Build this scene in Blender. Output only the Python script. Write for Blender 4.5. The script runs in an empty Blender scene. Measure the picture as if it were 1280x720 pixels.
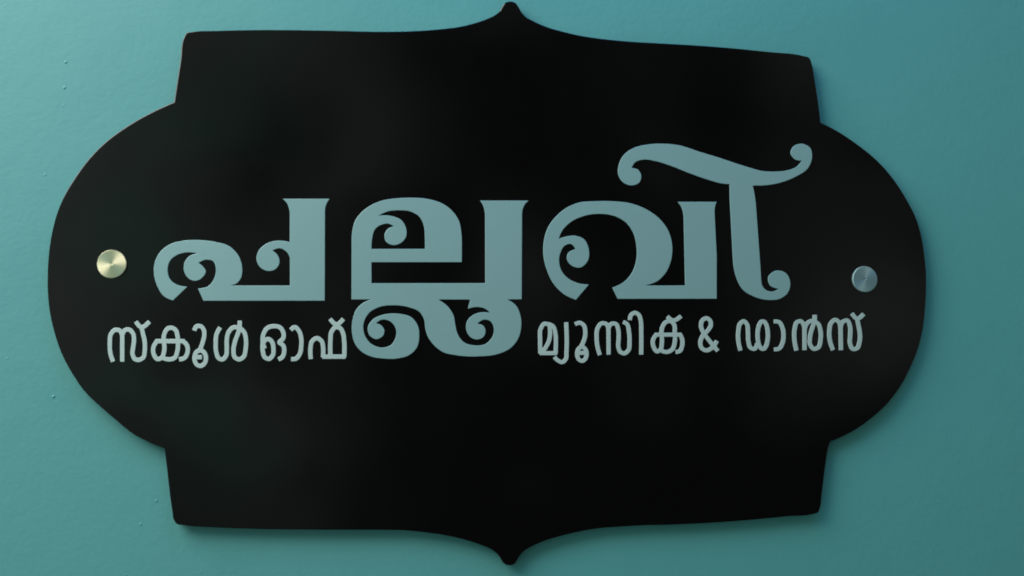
import bpy, math, random
from mathutils import Matrix, Vector

S = bpy.context.scene
COL = S.collection

# ------------------------------------------------------------------ camera
cam_d = bpy.data.cameras.new('camera')
cam_d.lens = 34.374
cam_d.sensor_width = 36.0
cam_d.clip_start = 0.01
cam_d.clip_end = 100.0
cam = bpy.data.objects.new('camera', cam_d)
COL.objects.link(cam)
cam.matrix_world = Matrix((
    (0.9928109, -0.0098740, -0.1192851, -0.0779723),
    (-0.1196894, -0.0740624, -0.9900451, -0.6575625),
    (0.0009412, 0.9972047, -0.0747117, -0.0570456),
    (0, 0, 0, 1)))
S.camera = cam

# ------------------------------------------------------------------ room light (dim, uneven interior)
w = bpy.data.worlds.new('World')
S.world = w
w.use_nodes = True
nt = w.node_tree
bg = nt.nodes['Background']
tc = nt.nodes.new('ShaderNodeTexCoord')
def wmath(op, a, b):
    n = nt.nodes.new('ShaderNodeMath')
    n.operation = op
    for i, v in enumerate((a, b)):
        if isinstance(v, (int, float)):
            n.inputs[i].default_value = v
        else:
            nt.links.new(v, n.inputs[i])
    return n.outputs[0]

sx = nt.nodes.new('ShaderNodeSeparateXYZ')
nt.links.new(tc.outputs['Generated'], sx.inputs[0])
nz = nt.nodes.new('ShaderNodeTexNoise')
nz.inputs['Scale'].default_value = 7.0
nz.inputs['Detail'].default_value = 5.0
nt.links.new(tc.outputs['Generated'], nz.inputs['Vector'])
left = wmath('MULTIPLY', wmath('MAXIMUM', wmath('MULTIPLY', sx.outputs['X'], -1.0), 0.0), 1.0)
right = wmath('MULTIPLY', wmath('MAXIMUM', sx.outputs['X'], 0.0), 0.14)
up = wmath('MULTIPLY', sx.outputs['Z'], 0.32)
mot = wmath('MULTIPLY', wmath('SUBTRACT', nz.outputs['Fac'], 0.5), 0.85)
room = wmath('ADD', wmath('ADD', left, right), wmath('ADD', up, mot))
rp = nt.nodes.new('ShaderNodeValToRGB')
rp.color_ramp.elements[0].position = 0.03
rp.color_ramp.elements[0].color = (0.035, 0.037, 0.037, 1)
rp.color_ramp.elements[1].position = 0.5
rp.color_ramp.elements[1].color = (0.42, 0.46, 0.44, 1)
nt.links.new(room, rp.inputs['Fac'])
# greenish things in the room on the left
n2 = nt.nodes.new('ShaderNodeTexNoise')
n2.inputs['Scale'].default_value = 11.0
nt.links.new(tc.outputs['Generated'], n2.inputs['Vector'])
gm = nt.nodes.new('ShaderNodeMapRange')
gm.inputs['From Min'].default_value = 0.52
gm.inputs['From Max'].default_value = 0.62
nt.links.new(n2.outputs['Fac'], gm.inputs['Value'])
mx = nt.nodes.new('ShaderNodeMix')
mx.data_type = 'RGBA'
nt.links.new(wmath('MULTIPLY', gm.outputs['Result'], wmath('MINIMUM', wmath('MULTIPLY', left, 2.5), 1.0)), mx.inputs[0])
nt.links.new(rp.outputs['Color'], mx.inputs[6])
mx.inputs[7].default_value = (0.20, 0.55, 0.42, 1)
nt.links.new(mx.outputs[2], bg.inputs['Color'])
bg.inputs['Strength'].default_value = 1.0

# ------------------------------------------------------------------ lamps
def area(name, loc, target, size, energy, color):
    d = bpy.data.lights.new(name, 'AREA')
    d.shape = 'DISK'
    d.size = size
    d.energy = energy
    d.color = color
    o = bpy.data.objects.new(name, d)
    o.location = loc
    o.rotation_euler = (Vector(target) - Vector(loc)).to_track_quat('-Z', 'Y').to_euler()
    COL.objects.link(o)
    return o

area('room_lamp', (-0.90, -0.54, 0.80), (-0.42, 0.02, 0.16), 1.0, 18.6, (1.0, 0.85, 0.82))
area('window_light', (0.16, -0.52, 0.92), (0.12, 0.02, 0.32), 0.7, 2.3, (0.03, 0.45, 1.0))

S.view_settings.view_transform = 'Standard'
S.view_settings.look = 'None'
S.view_settings.exposure = 0.0
S.view_settings.gamma = 1.0
S.cycles.filter_width = 1.8

# ------------------------------------------------------------------ outlines, millimetres in the plane of the board (x right, z up)
BOARD = [(-0.05,192.27),(1.11,192.24),(2.27,192.01),(2.81,191.82),(3.3,191.57),(3.76,191.24),(4.16,190.82),(4.53,190.35),(5.55,188.83),(5.95,188.2),(7.38,185.55),(7.79,184.94),(9.11,183.35),(10.08,182.38),(10.59,181.93),(11.43,181.33),(12.34,180.8),(13.29,180.33),(18.61,177.94),(21.04,176.9),(23.51,175.94),(25.8,175.17),(28.13,174.49),(30.48,173.88),(32.85,173.32),(39.95,171.77),(44.66,170.85),(49.4,170.06),(54.13,169.41),(61.25,168.69),(70.76,167.96),(80.31,167.45),(85.09,167.27),(89.88,167.16),(123.67,166.67),(138.26,166.34),(146.08,166.06),(161.77,165.32),(169.64,164.88),(185.42,163.86),(190,163.63),(199.23,163.34),(203.83,163.07),(208.38,162.57),(214.94,161.35),(215.42,161.19),(215.84,160.96),(216.14,160.7),(216.42,160.4),(216.9,159.7),(217.3,158.96),(217.66,158.03),(218.62,153.96),(219.02,151.84),(220.88,138.8),(221.75,132.11),(222.64,124.47),(223.74,113.63),(230.11,110.78),(233.24,109.26),(236.11,107.76),(238.93,106.18),(241.72,104.53),(244.47,102.82),(247.18,101.06),(252.96,97.1),(256.04,94.88),(259.07,92.59),(262.02,90.22),(264.88,87.75),(267.62,85.18),(269.73,83.04),(271.78,80.84),(273.77,78.57),(275.7,76.25),(277.57,73.89),(279.37,71.5),(280.95,69.29),(282.47,67.04),(285.37,62.43),(288.08,57.73),(290.15,53.97),(292.1,50.15),(292.99,48.21),(293.82,46.24),(294.55,44.27),(295.22,42.27),(296.39,38.22),(297.39,34.13),(297.92,31.57),(298.38,28.99),(299.09,23.78),(299.63,18.56),(300.03,13.77),(300.29,8.97),(300.36,6.57),(300.37,2.72),(300.3,-0.15),(300.1,-4.46),(299.75,-9.64),(299.53,-12.23),(299,-17.39),(298.34,-22.64),(297.59,-28),(297.14,-30.67),(296.63,-33.33),(296.04,-35.97),(294.89,-40.39),(293.54,-44.76),(292.8,-46.93),(292,-49.07),(291.1,-51.29),(290.15,-53.5),(288.08,-57.85),(286.99,-59.99),(284.66,-64.34),(282.13,-68.74),(280.79,-70.9),(279.41,-73.02),(277.96,-75.1),(276.45,-77.16),(274.87,-79.19),(273.25,-81.19),(271.57,-83.14),(269.84,-85.04),(268.05,-86.88),(266.06,-88.79),(264,-90.63),(261.87,-92.41),(259.7,-94.14),(255.26,-97.45),(251.36,-100.19),(247.34,-102.78),(245.3,-104.01),(243.22,-105.18),(240.68,-106.53),(236.78,-108.42),(233.82,-109.71),(230.47,-111.01),(225.39,-112.81),(224.57,-115.01),(223.82,-117.22),(223.37,-118.85),(222.68,-122.16),(221.18,-130.81),(220.6,-134.47),(218.97,-145.46),(218.38,-149.11),(218.16,-150.77),(217.82,-154.12),(217.59,-155.77),(217.23,-157.39),(216.2,-160.28),(215.77,-161.08),(215.48,-161.4),(215.09,-161.66),(214.63,-161.85),(214.12,-161.99),(209.45,-163),(206.29,-163.36),(203.08,-163.51),(196.64,-163.59),(193.44,-163.74),(179.05,-164.84),(167.61,-165.64),(156.2,-166.34),(144.84,-166.93),(133.54,-167.37),(127.9,-167.55),(116.66,-167.82),(107.34,-167.95),(92.48,-167.96),(84.16,-168.17),(69.41,-168.82),(63.9,-169.11),(61.16,-169.31),(58.42,-169.58),(53.83,-170.17),(49.27,-170.88),(42.9,-172.06),(37.44,-173.26),(30.18,-175.02),(26.55,-175.97),(24.75,-176.49),(21.6,-177.55),(18.86,-178.57),(17.51,-179.12),(14.87,-180.32),(12.07,-181.7),(11.17,-182.2),(10.3,-182.75),(9.48,-183.35),(8.09,-184.59),(7.44,-185.26),(6.25,-186.7),(5.72,-187.46),(5.43,-187.96),(4.72,-189.59),(4.45,-190.1),(4.11,-190.56),(3.55,-191.15),(2.92,-191.69),(2.59,-191.91),(1.86,-192.21),(1.06,-192.36),(-0.18,-192.39),(-1.09,-192.36),(-2.01,-192.24),(-2.45,-192.13),(-2.86,-191.97),(-3.54,-191.53),(-4.45,-190.66),(-5.1,-189.87),(-5.42,-189.35),(-6.28,-187.7),(-6.61,-187.18),(-7.29,-186.28),(-8.04,-185.42),(-8.83,-184.59),(-9.67,-183.8),(-10.54,-183.06),(-11.43,-182.37),(-12.72,-181.54),(-14.1,-180.83),(-15.55,-180.2),(-21.72,-177.85),(-25.26,-176.6),(-30.62,-174.92),(-35.01,-173.73),(-39.44,-172.7),(-43.88,-171.78),(-48.27,-171),(-54.87,-170.01),(-61.45,-169.11),(-65.83,-168.57),(-70.2,-168.15),(-74.56,-167.9),(-90.2,-167.43),(-117.79,-166.89),(-145.09,-166.18),(-158.65,-165.72),(-178.02,-164.83),(-186.4,-164.33),(-201.12,-163.34),(-204.62,-163.05),(-208.1,-162.65),(-211.57,-162.12),(-214,-161.86),(-214.56,-161.7),(-215.06,-161.45),(-215.42,-161.17),(-216.05,-160.46),(-216.86,-159.25),(-217.33,-158.25),(-217.63,-157.19),(-217.83,-156.07),(-218.09,-153.77),(-218.27,-152.65),(-219.01,-148.61),(-219.66,-144.55),(-221.89,-128.25),(-224.02,-113.45),(-227.49,-112.05),(-230.93,-110.6),(-232.63,-109.83),(-236.13,-108.12),(-239.71,-106.25),(-241.47,-105.25),(-243.2,-104.19),(-244.88,-103.08),(-246.28,-102.05),(-248.99,-99.84),(-260.1,-90.29),(-268.8,-82.45),(-270.5,-80.83),(-272.15,-79.17),(-273.72,-77.45),(-275.32,-75.53),(-276.85,-73.55),(-278.32,-71.51),(-279.73,-69.43),(-281.11,-67.32),(-283.68,-63.17),(-284.88,-61.12),(-286.04,-59.05),(-287.15,-56.95),(-288.22,-54.83),(-289.22,-52.68),(-290.22,-50.4),(-291.14,-48.09),(-292.02,-45.75),(-292.84,-43.39),(-293.61,-41.01),(-295.03,-36.27),(-296.27,-31.51),(-296.82,-29.11),(-297.33,-26.7),(-297.78,-24.28),(-298.48,-19.68),(-298.77,-17.37),(-299.22,-12.72),(-299.46,-9.11),(-299.56,-6.54),(-299.65,-2.67),(-299.69,1.64),(-299.63,5.96),(-299.46,10.26),(-299.13,15.13),(-298.91,17.56),(-298.35,22.4),(-298,24.81),(-297.24,29.2),(-296.34,33.57),(-295.82,35.73),(-295.24,37.88),(-294.05,41.8),(-292.7,45.67),(-291.97,47.57),(-291.19,49.46),(-290.17,51.74),(-289.07,53.99),(-287.91,56.21),(-286.7,58.4),(-284.19,62.73),(-281.79,66.66),(-279.27,70.52),(-277.95,72.41),(-276.59,74.25),(-273.84,77.72),(-272.41,79.41),(-269.43,82.69),(-267.9,84.27),(-265.54,86.57),(-263.08,88.78),(-260.56,90.91),(-257.97,92.97),(-255.34,94.98),(-252.68,96.94),(-250.12,98.76),(-247.52,100.51),(-244.87,102.22),(-242.19,103.88),(-239.48,105.49),(-234.65,108.22),(-230.39,110.44),(-223.92,113.65),(-220.55,142.12),(-220.32,144.88),(-220.11,150.52),(-219.86,153.29),(-219.33,155.97),(-218.39,158.49),(-217.85,159.7),(-217.42,160.43),(-217.16,160.72),(-216.74,160.99),(-216.26,161.17),(-215.73,161.27),(-214.62,161.41),(-211.45,162),(-208.8,162.32),(-206.12,162.53),(-198.07,163),(-185.07,163.94),(-176.37,164.46),(-165.01,165.04),(-150.97,165.56),(-129.75,166.16),(-122.64,166.33),(-101.21,166.67),(-94.03,166.86),(-86.82,167.14),(-77.8,167.59),(-71.01,168.05),(-64.2,168.65),(-55.1,169.64),(-48.26,170.54),(-42.31,171.46),(-38.64,172.1),(-34.99,172.87),(-30.83,173.95),(-26.71,175.2),(-21.97,176.83),(-18.84,178.05),(-15.22,179.65),(-13.16,180.65),(-12.16,181.21),(-11.2,181.82),(-9.27,183.2),(-8.1,184.24),(-7.58,184.82),(-7.2,185.36),(-6.88,185.93),(-5.98,187.74),(-4.63,189.93),(-4.26,190.44),(-3.86,190.89),(-3.41,191.26),(-2.92,191.56),(-2.38,191.8),(-1.81,191.99),(-1.22,192.13)]
BIG = [
 [
 [(-152.29,50.42),(-152.37,50.28),(-150.83,48.99),(-150.04,48.19),(-149.62,47.66),(-149.2,47),(-148.7,45.93),(-148.28,44.74),(-147.94,43.54),(-147.64,42.07),(-147.51,41.27),(-147.17,21.76),(-147.23,21.65),(-147.36,21.67),(-149.96,22.16),(-151.91,22.42),(-153.73,22.5),(-154.77,22.45),(-156.57,22.22),(-158.51,21.8),(-160.43,21.16),(-162.1,20.34),(-163.57,19.38),(-164.92,18.3),(-166.16,17.01),(-166.79,16.17),(-167.54,14.81),(-167.97,13.74),(-168.23,12.94),(-168.5,11.59),(-168.57,10.82),(-168.56,10.15),(-168.48,9.49),(-168.15,8.17),(-167.57,6.72),(-167.12,5.94),(-166.44,5),(-165.82,4.36),(-165.26,3.9),(-164.48,3.37),(-163.7,2.93),(-162.92,2.59),(-162.14,2.32),(-161.36,2.15),(-160.59,2.07),(-159.3,2.17),(-158.53,2.33),(-157.25,2.77),(-156.49,3.15),(-155.57,3.83),(-155.08,4.36),(-154.39,5.43),(-153.88,6.63),(-153.65,7.43),(-153.51,8.63),(-153.6,9.69),(-153.88,10.75),(-154.31,11.81),(-154.85,12.76),(-155.51,13.59),(-156.03,14.1),(-156.95,14.83),(-158.29,15.74),(-158.17,15.87),(-157.62,16.14),(-155.83,16.91),(-154.67,17.22),(-154.02,17.29),(-153.37,17.26),(-152.2,16.97),(-150.9,16.35),(-149.81,15.59),(-148.83,14.68),(-148.22,13.89),(-147.56,12.7),(-146.99,11.38),(-146.46,-7.27),(-146.59,-7.31),(-183.75,-7.69),(-184.26,-7.63),(-184.32,-7.59),(-182.35,-7.06),(-181.47,-6.66),(-180.59,-6.06),(-179.82,-5.3),(-179.01,-4.24),(-178.21,-2.78),(-177.76,-1.46),(-177.52,-0.01),(-177.42,2.24),(-177.51,4.22),(-177.69,5.54),(-177.93,6.72),(-178.25,7.91),(-178.65,9.09),(-179.07,10.14),(-179.71,11.46),(-180.24,12.38),(-180.86,13.29),(-182.19,14.92),(-182.88,15.65),(-184.34,16.95),(-186.15,18.24),(-187.14,18.79),(-188.17,19.25),(-189.33,19.66),(-191.65,20.27),(-196.65,21.26),(-198.06,21.48),(-200.87,21.78),(-203.67,21.94),(-206.6,21.99),(-209.9,21.95),(-212.18,21.82),(-214.45,21.57),(-215.59,21.38),(-219.11,20.64),(-221.25,20.02),(-222.37,19.6),(-223.5,19.1),(-224.49,18.55),(-225.98,17.57),(-226.84,16.91),(-227.71,16.17),(-228.93,14.97),(-229.67,14.12),(-230.68,12.72),(-231.52,11.27),(-231.97,10.34),(-232.61,8.77),(-232.91,7.85),(-233.15,6.93),(-233.44,5.35),(-233.54,4.44),(-233.62,2.61),(-233.57,0.91),(-233.38,-1.05),(-233.21,-2.09),(-232.78,-4.04),(-232.19,-5.99),(-231.76,-7.16),(-230.97,-8.98),(-230.01,-10.92),(-229,-12.61),(-228.34,-13.52),(-227.67,-14.29),(-226.99,-14.94),(-226.34,-15.45),(-225.6,-15.94),(-224.86,-16.35),(-223.43,-17.02),(-221.15,-17.9),(-221.02,-17.87),(-212.25,-8.92),(-212.17,-8.79),(-215.21,-8.49),(-216.73,-8.19),(-217.5,-7.96),(-218.77,-7.43),(-220.05,-6.75),(-221.2,-5.98),(-221.85,-5.45),(-222.75,-4.5),(-223.23,-3.81),(-223.67,-2.99),(-224.04,-2.12),(-224.35,-1.17),(-224.73,0.62),(-224.83,1.67),(-224.83,3.11),(-224.74,4.02),(-224.5,5.34),(-224.28,6.13),(-223.77,7.44),(-223.41,8.1),(-222.64,9.16),(-222.12,9.72),(-221,10.69),(-219.27,11.86),(-217.89,12.54),(-217.02,12.86),(-215.51,13.29),(-214,13.58),(-212.36,13.76),(-211.34,13.79),(-208.8,13.61),(-206.19,13.2),(-208.52,12.58),(-209.91,12.07),(-210.78,11.63),(-211.33,11.28),(-211.9,10.82),(-212.81,9.82),(-213.6,8.63),(-214.22,7.35),(-214.62,6.12),(-214.82,4.67),(-214.8,3.1),(-214.58,1.66),(-214.12,0.22),(-213.62,-0.82),(-213.24,-1.44),(-212.44,-2.51),(-211.42,-3.48),(-210.96,-3.8),(-210.14,-4.24),(-209.5,-4.49),(-208.61,-4.75),(-207.46,-4.9),(-206.45,-4.81),(-205.2,-4.39),(-204.01,-3.73),(-203.07,-2.99),(-202.61,-2.53),(-201.59,-1.21),(-200.95,-0.02),(-200.77,0.51),(-200.67,1.04),(-200.66,1.56),(-200.78,2.09),(-201.16,2.87),(-201.82,3.78),(-202.88,4.95),(-203.95,5.86),(-205.49,6.89),(-205.34,7.03),(-203.22,8.27),(-201.83,8.84),(-200.57,9.08),(-198.91,9.06),(-197.76,8.86),(-197.25,8.7),(-196.73,8.48),(-196.3,8.2),(-195.83,7.73),(-195.45,7.16),(-194.91,5.85),(-194.55,4.27),(-194.35,2.82),(-194.31,1.38),(-194.46,-0.07),(-194.8,-1.65),(-195.22,-2.97),(-195.86,-4.42),(-196.6,-5.75),(-197.48,-6.94),(-198.02,-7.51),(-198.51,-7.95),(-199.14,-8.38),(-199.95,-8.8),(-200.77,-9.1),(-201.78,-9.37),(-203.55,-9.68),(-205.45,-9.9),(-201.83,-17.75),(-201.7,-17.88),(-123.77,-17.2),(-124.49,42.65),(-124.41,44),(-124.3,44.94),(-124.02,46.16),(-123.68,47.25),(-123.35,48.08),(-122.88,49.01),(-121.59,50.93),(-121.68,51.06)]],
 [
 [(-73.39,52.68),(-76.6,52.38),(-80.34,51.92),(-82.74,51.53),(-85,51.04),(-87.26,50.38),(-89.39,49.62),(-91.5,48.73),(-93.49,47.72),(-95.33,46.58),(-97.7,44.84),(-99.41,43.35),(-100.85,41.86),(-102.49,39.9),(-103.84,37.92),(-104.67,36.35),(-105.28,34.72),(-105.87,32.28),(-106.31,29.58),(-106.57,27.29),(-106.68,25),(-106.31,-16.2),(-106.17,-16.25),(-93.81,-16.04),(-93.62,-16.09),(-96.04,-17.01),(-97.74,-17.84),(-98.39,-18.24),(-99.57,-19.1),(-100.87,-20.24),(-101.52,-20.91),(-102.45,-22.03),(-103.41,-23.5),(-104.2,-25.23),(-104.8,-27.1),(-105.44,-29.89),(-105.61,-30.95),(-105.81,-32.81),(-105.87,-35.07),(-105.78,-37.06),(-105.67,-38.12),(-105.23,-40.9),(-104.81,-42.62),(-104.51,-43.54),(-103.78,-45.26),(-103.03,-46.56),(-102.5,-47.35),(-101.96,-48.05),(-100.95,-49.22),(-99.71,-50.42),(-98.13,-51.6),(-96.67,-52.46),(-95.74,-52.92),(-93.24,-53.95),(-91.26,-54.53),(-89.15,-54.91),(-85.06,-55.35),(-81.5,-55.6),(-79.26,-55.63),(-78.07,-55.59),(-75.7,-55.35),(-72.4,-54.75),(-70.28,-54.18),(-69.36,-53.84),(-68.3,-53.35),(-66.72,-52.35),(-65.54,-51.37),(-64.75,-50.61),(-63.69,-49.4),(-62.77,-48.01),(-62.29,-47),(-61.73,-45.26),(-61.37,-43.26),(-61.17,-40.32),(-61.25,-37.65),(-61.5,-35.78),(-61.96,-34.01),(-62.63,-32.44),(-63.51,-30.98),(-64.54,-29.65),(-65.28,-28.85),(-66.53,-27.79),(-67.4,-27.26),(-68.27,-26.85),(-69.34,-26.47),(-70.4,-26.19),(-72.53,-25.8),(-74.79,-25.5),(-77.18,-25.31),(-79.43,-25.3),(-80.76,-25.38),(-83,-25.68),(-84.19,-25.93),(-86.18,-26.44),(-88.27,-27.14),(-89.99,-27.93),(-90.9,-28.49),(-91.81,-29.21),(-92.98,-30.4),(-94.1,-31.82),(-94.61,-32.62),(-95,-33.42),(-95.28,-34.22),(-95.43,-35.02),(-95.45,-35.68),(-95.39,-36.48),(-95.16,-37.67),(-94.92,-38.47),(-94.63,-39.13),(-94.34,-39.66),(-93.92,-40.23),(-93.12,-40.99),(-92.46,-41.46),(-91.8,-41.84),(-90.61,-42.32),(-89.95,-42.47),(-89.29,-42.51),(-88.63,-42.41),(-87.45,-41.97),(-86.27,-41.23),(-85.67,-40.69),(-85.31,-40.29),(-84.97,-39.77),(-84.67,-39.09),(-84.4,-38.02),(-84.32,-37.09),(-84.41,-36.29),(-84.69,-35.49),(-85.36,-34.43),(-86.09,-33.63),(-86.62,-33.19),(-87.42,-32.73),(-88.48,-32.32),(-89.81,-31.93),(-89.87,-31.79),(-88.08,-30.45),(-86.92,-29.81),(-85.87,-29.49),(-85.21,-29.42),(-84.55,-29.42),(-83.09,-29.65),(-81.9,-30.02),(-81.24,-30.3),(-80.57,-30.66),(-79.98,-31.07),(-78.84,-32.13),(-78.29,-32.8),(-77.76,-33.55),(-77.1,-34.79),(-76.79,-35.59),(-76.6,-36.39),(-76.45,-37.72),(-76.47,-38.65),(-76.61,-39.98),(-76.8,-40.92),(-77.21,-42.25),(-77.74,-43.45),(-78.45,-44.67),(-78.97,-45.37),(-79.84,-46.25),(-80.41,-46.65),(-81.2,-47.07),(-82.64,-47.6),(-84.09,-47.91),(-85.67,-48.05),(-86.59,-48.02),(-87.52,-47.89),(-88.57,-47.65),(-90.26,-47.08),(-91.08,-46.7),(-92.07,-46.15),(-93.47,-45.14),(-94.22,-44.43),(-94.93,-43.65),(-95.56,-42.85),(-96.18,-41.92),(-97.1,-40.2),(-97.48,-39.27),(-98.01,-37.42),(-98.26,-35.83),(-98.32,-34.9),(-98.28,-33.04),(-97.98,-31.31),(-97.35,-29.44),(-96.44,-27.62),(-95.32,-25.97),(-94.75,-25.3),(-94.08,-24.63),(-93.28,-23.96),(-92.4,-23.34),(-90.66,-22.34),(-88.73,-21.46),(-86.63,-20.72),(-85.44,-20.43),(-83.06,-20.06),(-80.68,-19.88),(-77.1,-19.84),(-75.64,-19.9),(-72.98,-20.15),(-70.32,-20.6),(-68.99,-20.92),(-65.12,-22.11),(-63.51,-22.74),(-62.58,-23.21),(-61.91,-23.64),(-61.13,-24.27),(-60.28,-25.2),(-59.44,-26.4),(-58.78,-27.6),(-58.19,-28.94),(-57.93,-29.74),(-57.76,-30.54),(-57.33,-34.69),(-56.89,-36.7),(-56.4,-38.43),(-55.98,-39.63),(-55.37,-40.97),(-54.93,-41.77),(-54.08,-43.1),(-52.68,-44.94),(-51.47,-46.31),(-50.12,-47.63),(-48.64,-48.88),(-47.7,-49.58),(-46.23,-50.51),(-44.89,-51.18),(-43.55,-51.68),(-42.34,-52.04),(-40.87,-52.38),(-35.5,-53.26),(-32.01,-53.68),(-30.26,-53.81),(-26.76,-53.93),(-23.4,-53.9),(-18.41,-53.71),(-15.03,-53.48),(-13.41,-53.3),(-11.65,-53.04),(-10.03,-52.7),(-7.46,-51.95),(-5.14,-51.15),(-2.98,-50.22),(-0.95,-49.08),(0.01,-48.4),(0.77,-47.77),(2.32,-46.25),(3.74,-44.52),(4.9,-42.76),(5.85,-40.86),(6.49,-39.11),(7.01,-37.07),(7.35,-35.04),(7.56,-32.88),(7.6,-30.84),(7.55,-29.62),(7.34,-27.73),(7.11,-26.51),(6.62,-24.75),(5.99,-22.99),(5.58,-22.04),(4.75,-20.51),(4.21,-19.71),(3.57,-18.93),(3.03,-18.4),(2.39,-17.86),(1.06,-16.95),(-1.73,-15.45),(-1.53,-15.36),(7.76,-15.17),(7.83,-15.1),(8.07,43.08),(8.12,44.05),(8.26,45.43),(8.45,46.39),(8.85,47.64),(9.36,48.76),(10.02,49.88),(10.64,50.68),(11.33,51.4),(12.62,52.55),(12.44,52.64),(-20.52,51.96),(-20.65,51.95),(-20.76,51.86),(-19.92,50.78),(-19.29,49.83),(-18.87,49.03),(-18.46,48.04),(-18.02,46.7),(-17.71,45.47),(-17.29,42.6),(-17.03,-4.33),(-17.07,-4.39),(-93.14,-5.21),(-93.22,-5.13),(-93.38,8.67),(-93.3,8.84),(-33.12,9.63),(-32.98,9.73),(-32.92,22.92),(-32.96,23.88),(-33.23,28.37),(-33.69,32.04),(-33.98,33.95),(-34.36,35.71),(-34.64,36.67),(-35.3,38.29),(-35.77,39.24),(-36.39,40.32),(-37.48,41.94),(-38.21,42.88),(-39.51,44.36),(-40.34,45.19),(-42.03,46.63),(-43.06,47.39),(-44.82,48.53),(-46.72,49.56),(-47.94,50.12),(-50.25,50.94),(-51.6,51.32),(-53.9,51.84),(-56.46,52.32),(-59.02,52.66),(-60.5,52.78),(-63.2,52.9),(-67.23,52.93),(-70.71,52.84)],
 [(-78.86,44),(-76.39,44.16),(-72.24,44.16),(-70.1,43.98),(-68.08,43.58),(-66.34,42.96),(-64.18,41.9),(-62.89,41.05),(-62.29,40.56),(-61.25,39.45),(-60.38,38.1),(-59.66,36.62),(-58.9,34.6),(-58.61,33.54),(-58.42,32.57),(-58.18,30.4),(-57.91,24.3),(-57.82,18.34),(-93.43,17.81),(-93.48,17.95),(-93.46,20.77),(-93.27,23.74),(-93.14,24.68),(-92.57,27.66),(-92.21,29.05),(-91.93,29.83),(-91.59,30.51),(-91.02,31.33),(-90.52,31.88),(-89.73,32.58),(-88.77,33.26),(-87.8,33.82),(-86.03,34.55),(-84.83,34.87),(-84.17,34.97),(-83.1,35),(-82.44,34.92),(-81.9,34.79),(-80.83,34.4),(-78.69,33.3),(-81.08,32.53),(-82.01,32.06),(-82.44,31.75),(-83.28,30.92),(-83.72,30.36),(-84.38,29.28),(-84.82,28.19),(-84.98,27.51),(-85.03,26.3),(-84.91,25.22),(-84.57,24.01),(-84.17,23.21),(-83.77,22.67),(-83.24,22.18),(-82.3,21.53),(-81.63,21.19),(-80.56,20.79),(-79.89,20.63),(-79.23,20.56),(-77.9,20.61),(-77.11,20.75),(-75.9,21.1),(-74.57,21.71),(-73.38,22.53),(-72.85,23),(-71.92,24.01),(-71.05,25.31),(-70.73,25.99),(-70.5,26.67),(-70.25,28.16),(-70.23,29.79),(-70.39,31.14),(-70.55,31.95),(-71.03,33.43),(-71.74,34.91),(-72.62,36.25),(-73.65,37.4),(-74.19,37.85),(-75,38.39),(-76.6,39.16),(-78.35,39.76),(-80.22,40.25),(-81.29,40.45),(-83.43,40.63),(-85.69,40.58),(-88.62,40.34),(-88.81,40.42),(-86.11,41.93),(-83.85,42.93),(-82.26,43.43),(-81.33,43.65)],
 [(-48.39,-15.84),(-48.19,-15.76),(-27.33,-15.59),(-27.24,-15.66),(-28.7,-21.62),(-28.72,-21.75),(-28.65,-21.81),(-26.09,-21.08),(-24.47,-20.74),(-22.71,-20.57),(-21.76,-20.59),(-19.73,-20.87),(-18.38,-21.21),(-17.02,-21.75),(-15.93,-22.41),(-14.98,-23.2),(-13.75,-24.48),(-16.2,-24.12),(-17.55,-24.02),(-19.45,-24.11),(-21.21,-24.41),(-22.69,-24.83),(-24.18,-25.45),(-24.85,-25.81),(-26.02,-26.59),(-27.28,-27.64),(-28.22,-28.66),(-28.68,-29.3),(-29.07,-29.97),(-29.36,-30.65),(-29.72,-31.86),(-29.93,-33.21),(-29.98,-34.02),(-29.9,-35.36),(-29.73,-36.17),(-29.3,-37.51),(-28.58,-38.98),(-27.68,-40.19),(-26.68,-41.07),(-25.74,-41.65),(-25.06,-41.97),(-24.11,-42.31),(-23.44,-42.46),(-22.9,-42.51),(-22.22,-42.49),(-21.01,-42.28),(-20.34,-42.07),(-19.63,-41.77),(-18.58,-41.13),(-18.11,-40.69),(-17.54,-39.88),(-17.2,-39.2),(-16.84,-38.13),(-16.68,-37.05),(-16.75,-36.1),(-17.01,-35.16),(-17.37,-34.36),(-17.91,-33.55),(-18.47,-32.99),(-19.02,-32.64),(-19.96,-32.26),(-22.13,-31.78),(-22.28,-31.69),(-21.09,-30.74),(-19.97,-29.96),(-18.89,-29.41),(-18.21,-29.19),(-17.54,-29.08),(-16.45,-29.11),(-15.37,-29.31),(-14.69,-29.52),(-13.88,-29.9),(-13.33,-30.26),(-12.93,-30.64),(-12.57,-31.09),(-12.02,-32.03),(-11.62,-32.98),(-11.28,-34.05),(-11.12,-34.86),(-11.06,-35.67),(-11.07,-36.62),(-11.17,-37.56),(-11.49,-39.05),(-12.1,-40.66),(-12.49,-41.38),(-13.02,-42.15),(-14.07,-43.37),(-14.79,-44.04),(-15.47,-44.58),(-16.27,-45.12),(-16.95,-45.5),(-17.76,-45.84),(-18.57,-46.1),(-20.32,-46.41),(-21.4,-46.5),(-23.29,-46.5),(-25.04,-46.37),(-26.93,-46.06),(-28.68,-45.59),(-29.63,-45.24),(-30.57,-44.78),(-31.38,-44.26),(-32.59,-43.21),(-33.68,-41.96),(-34.76,-40.35),(-35.48,-39.01),(-35.77,-38.34),(-36.28,-36.73),(-37.09,-32.98),(-37.41,-31.23),(-37.8,-28.55),(-38.03,-27.47),(-38.55,-25.86),(-38.93,-25.06),(-39.69,-23.73),(-41.13,-21.71),(-42.12,-20.55),(-42.93,-19.73),(-43.61,-19.13),(-45.11,-17.97)]],
 [
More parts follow.
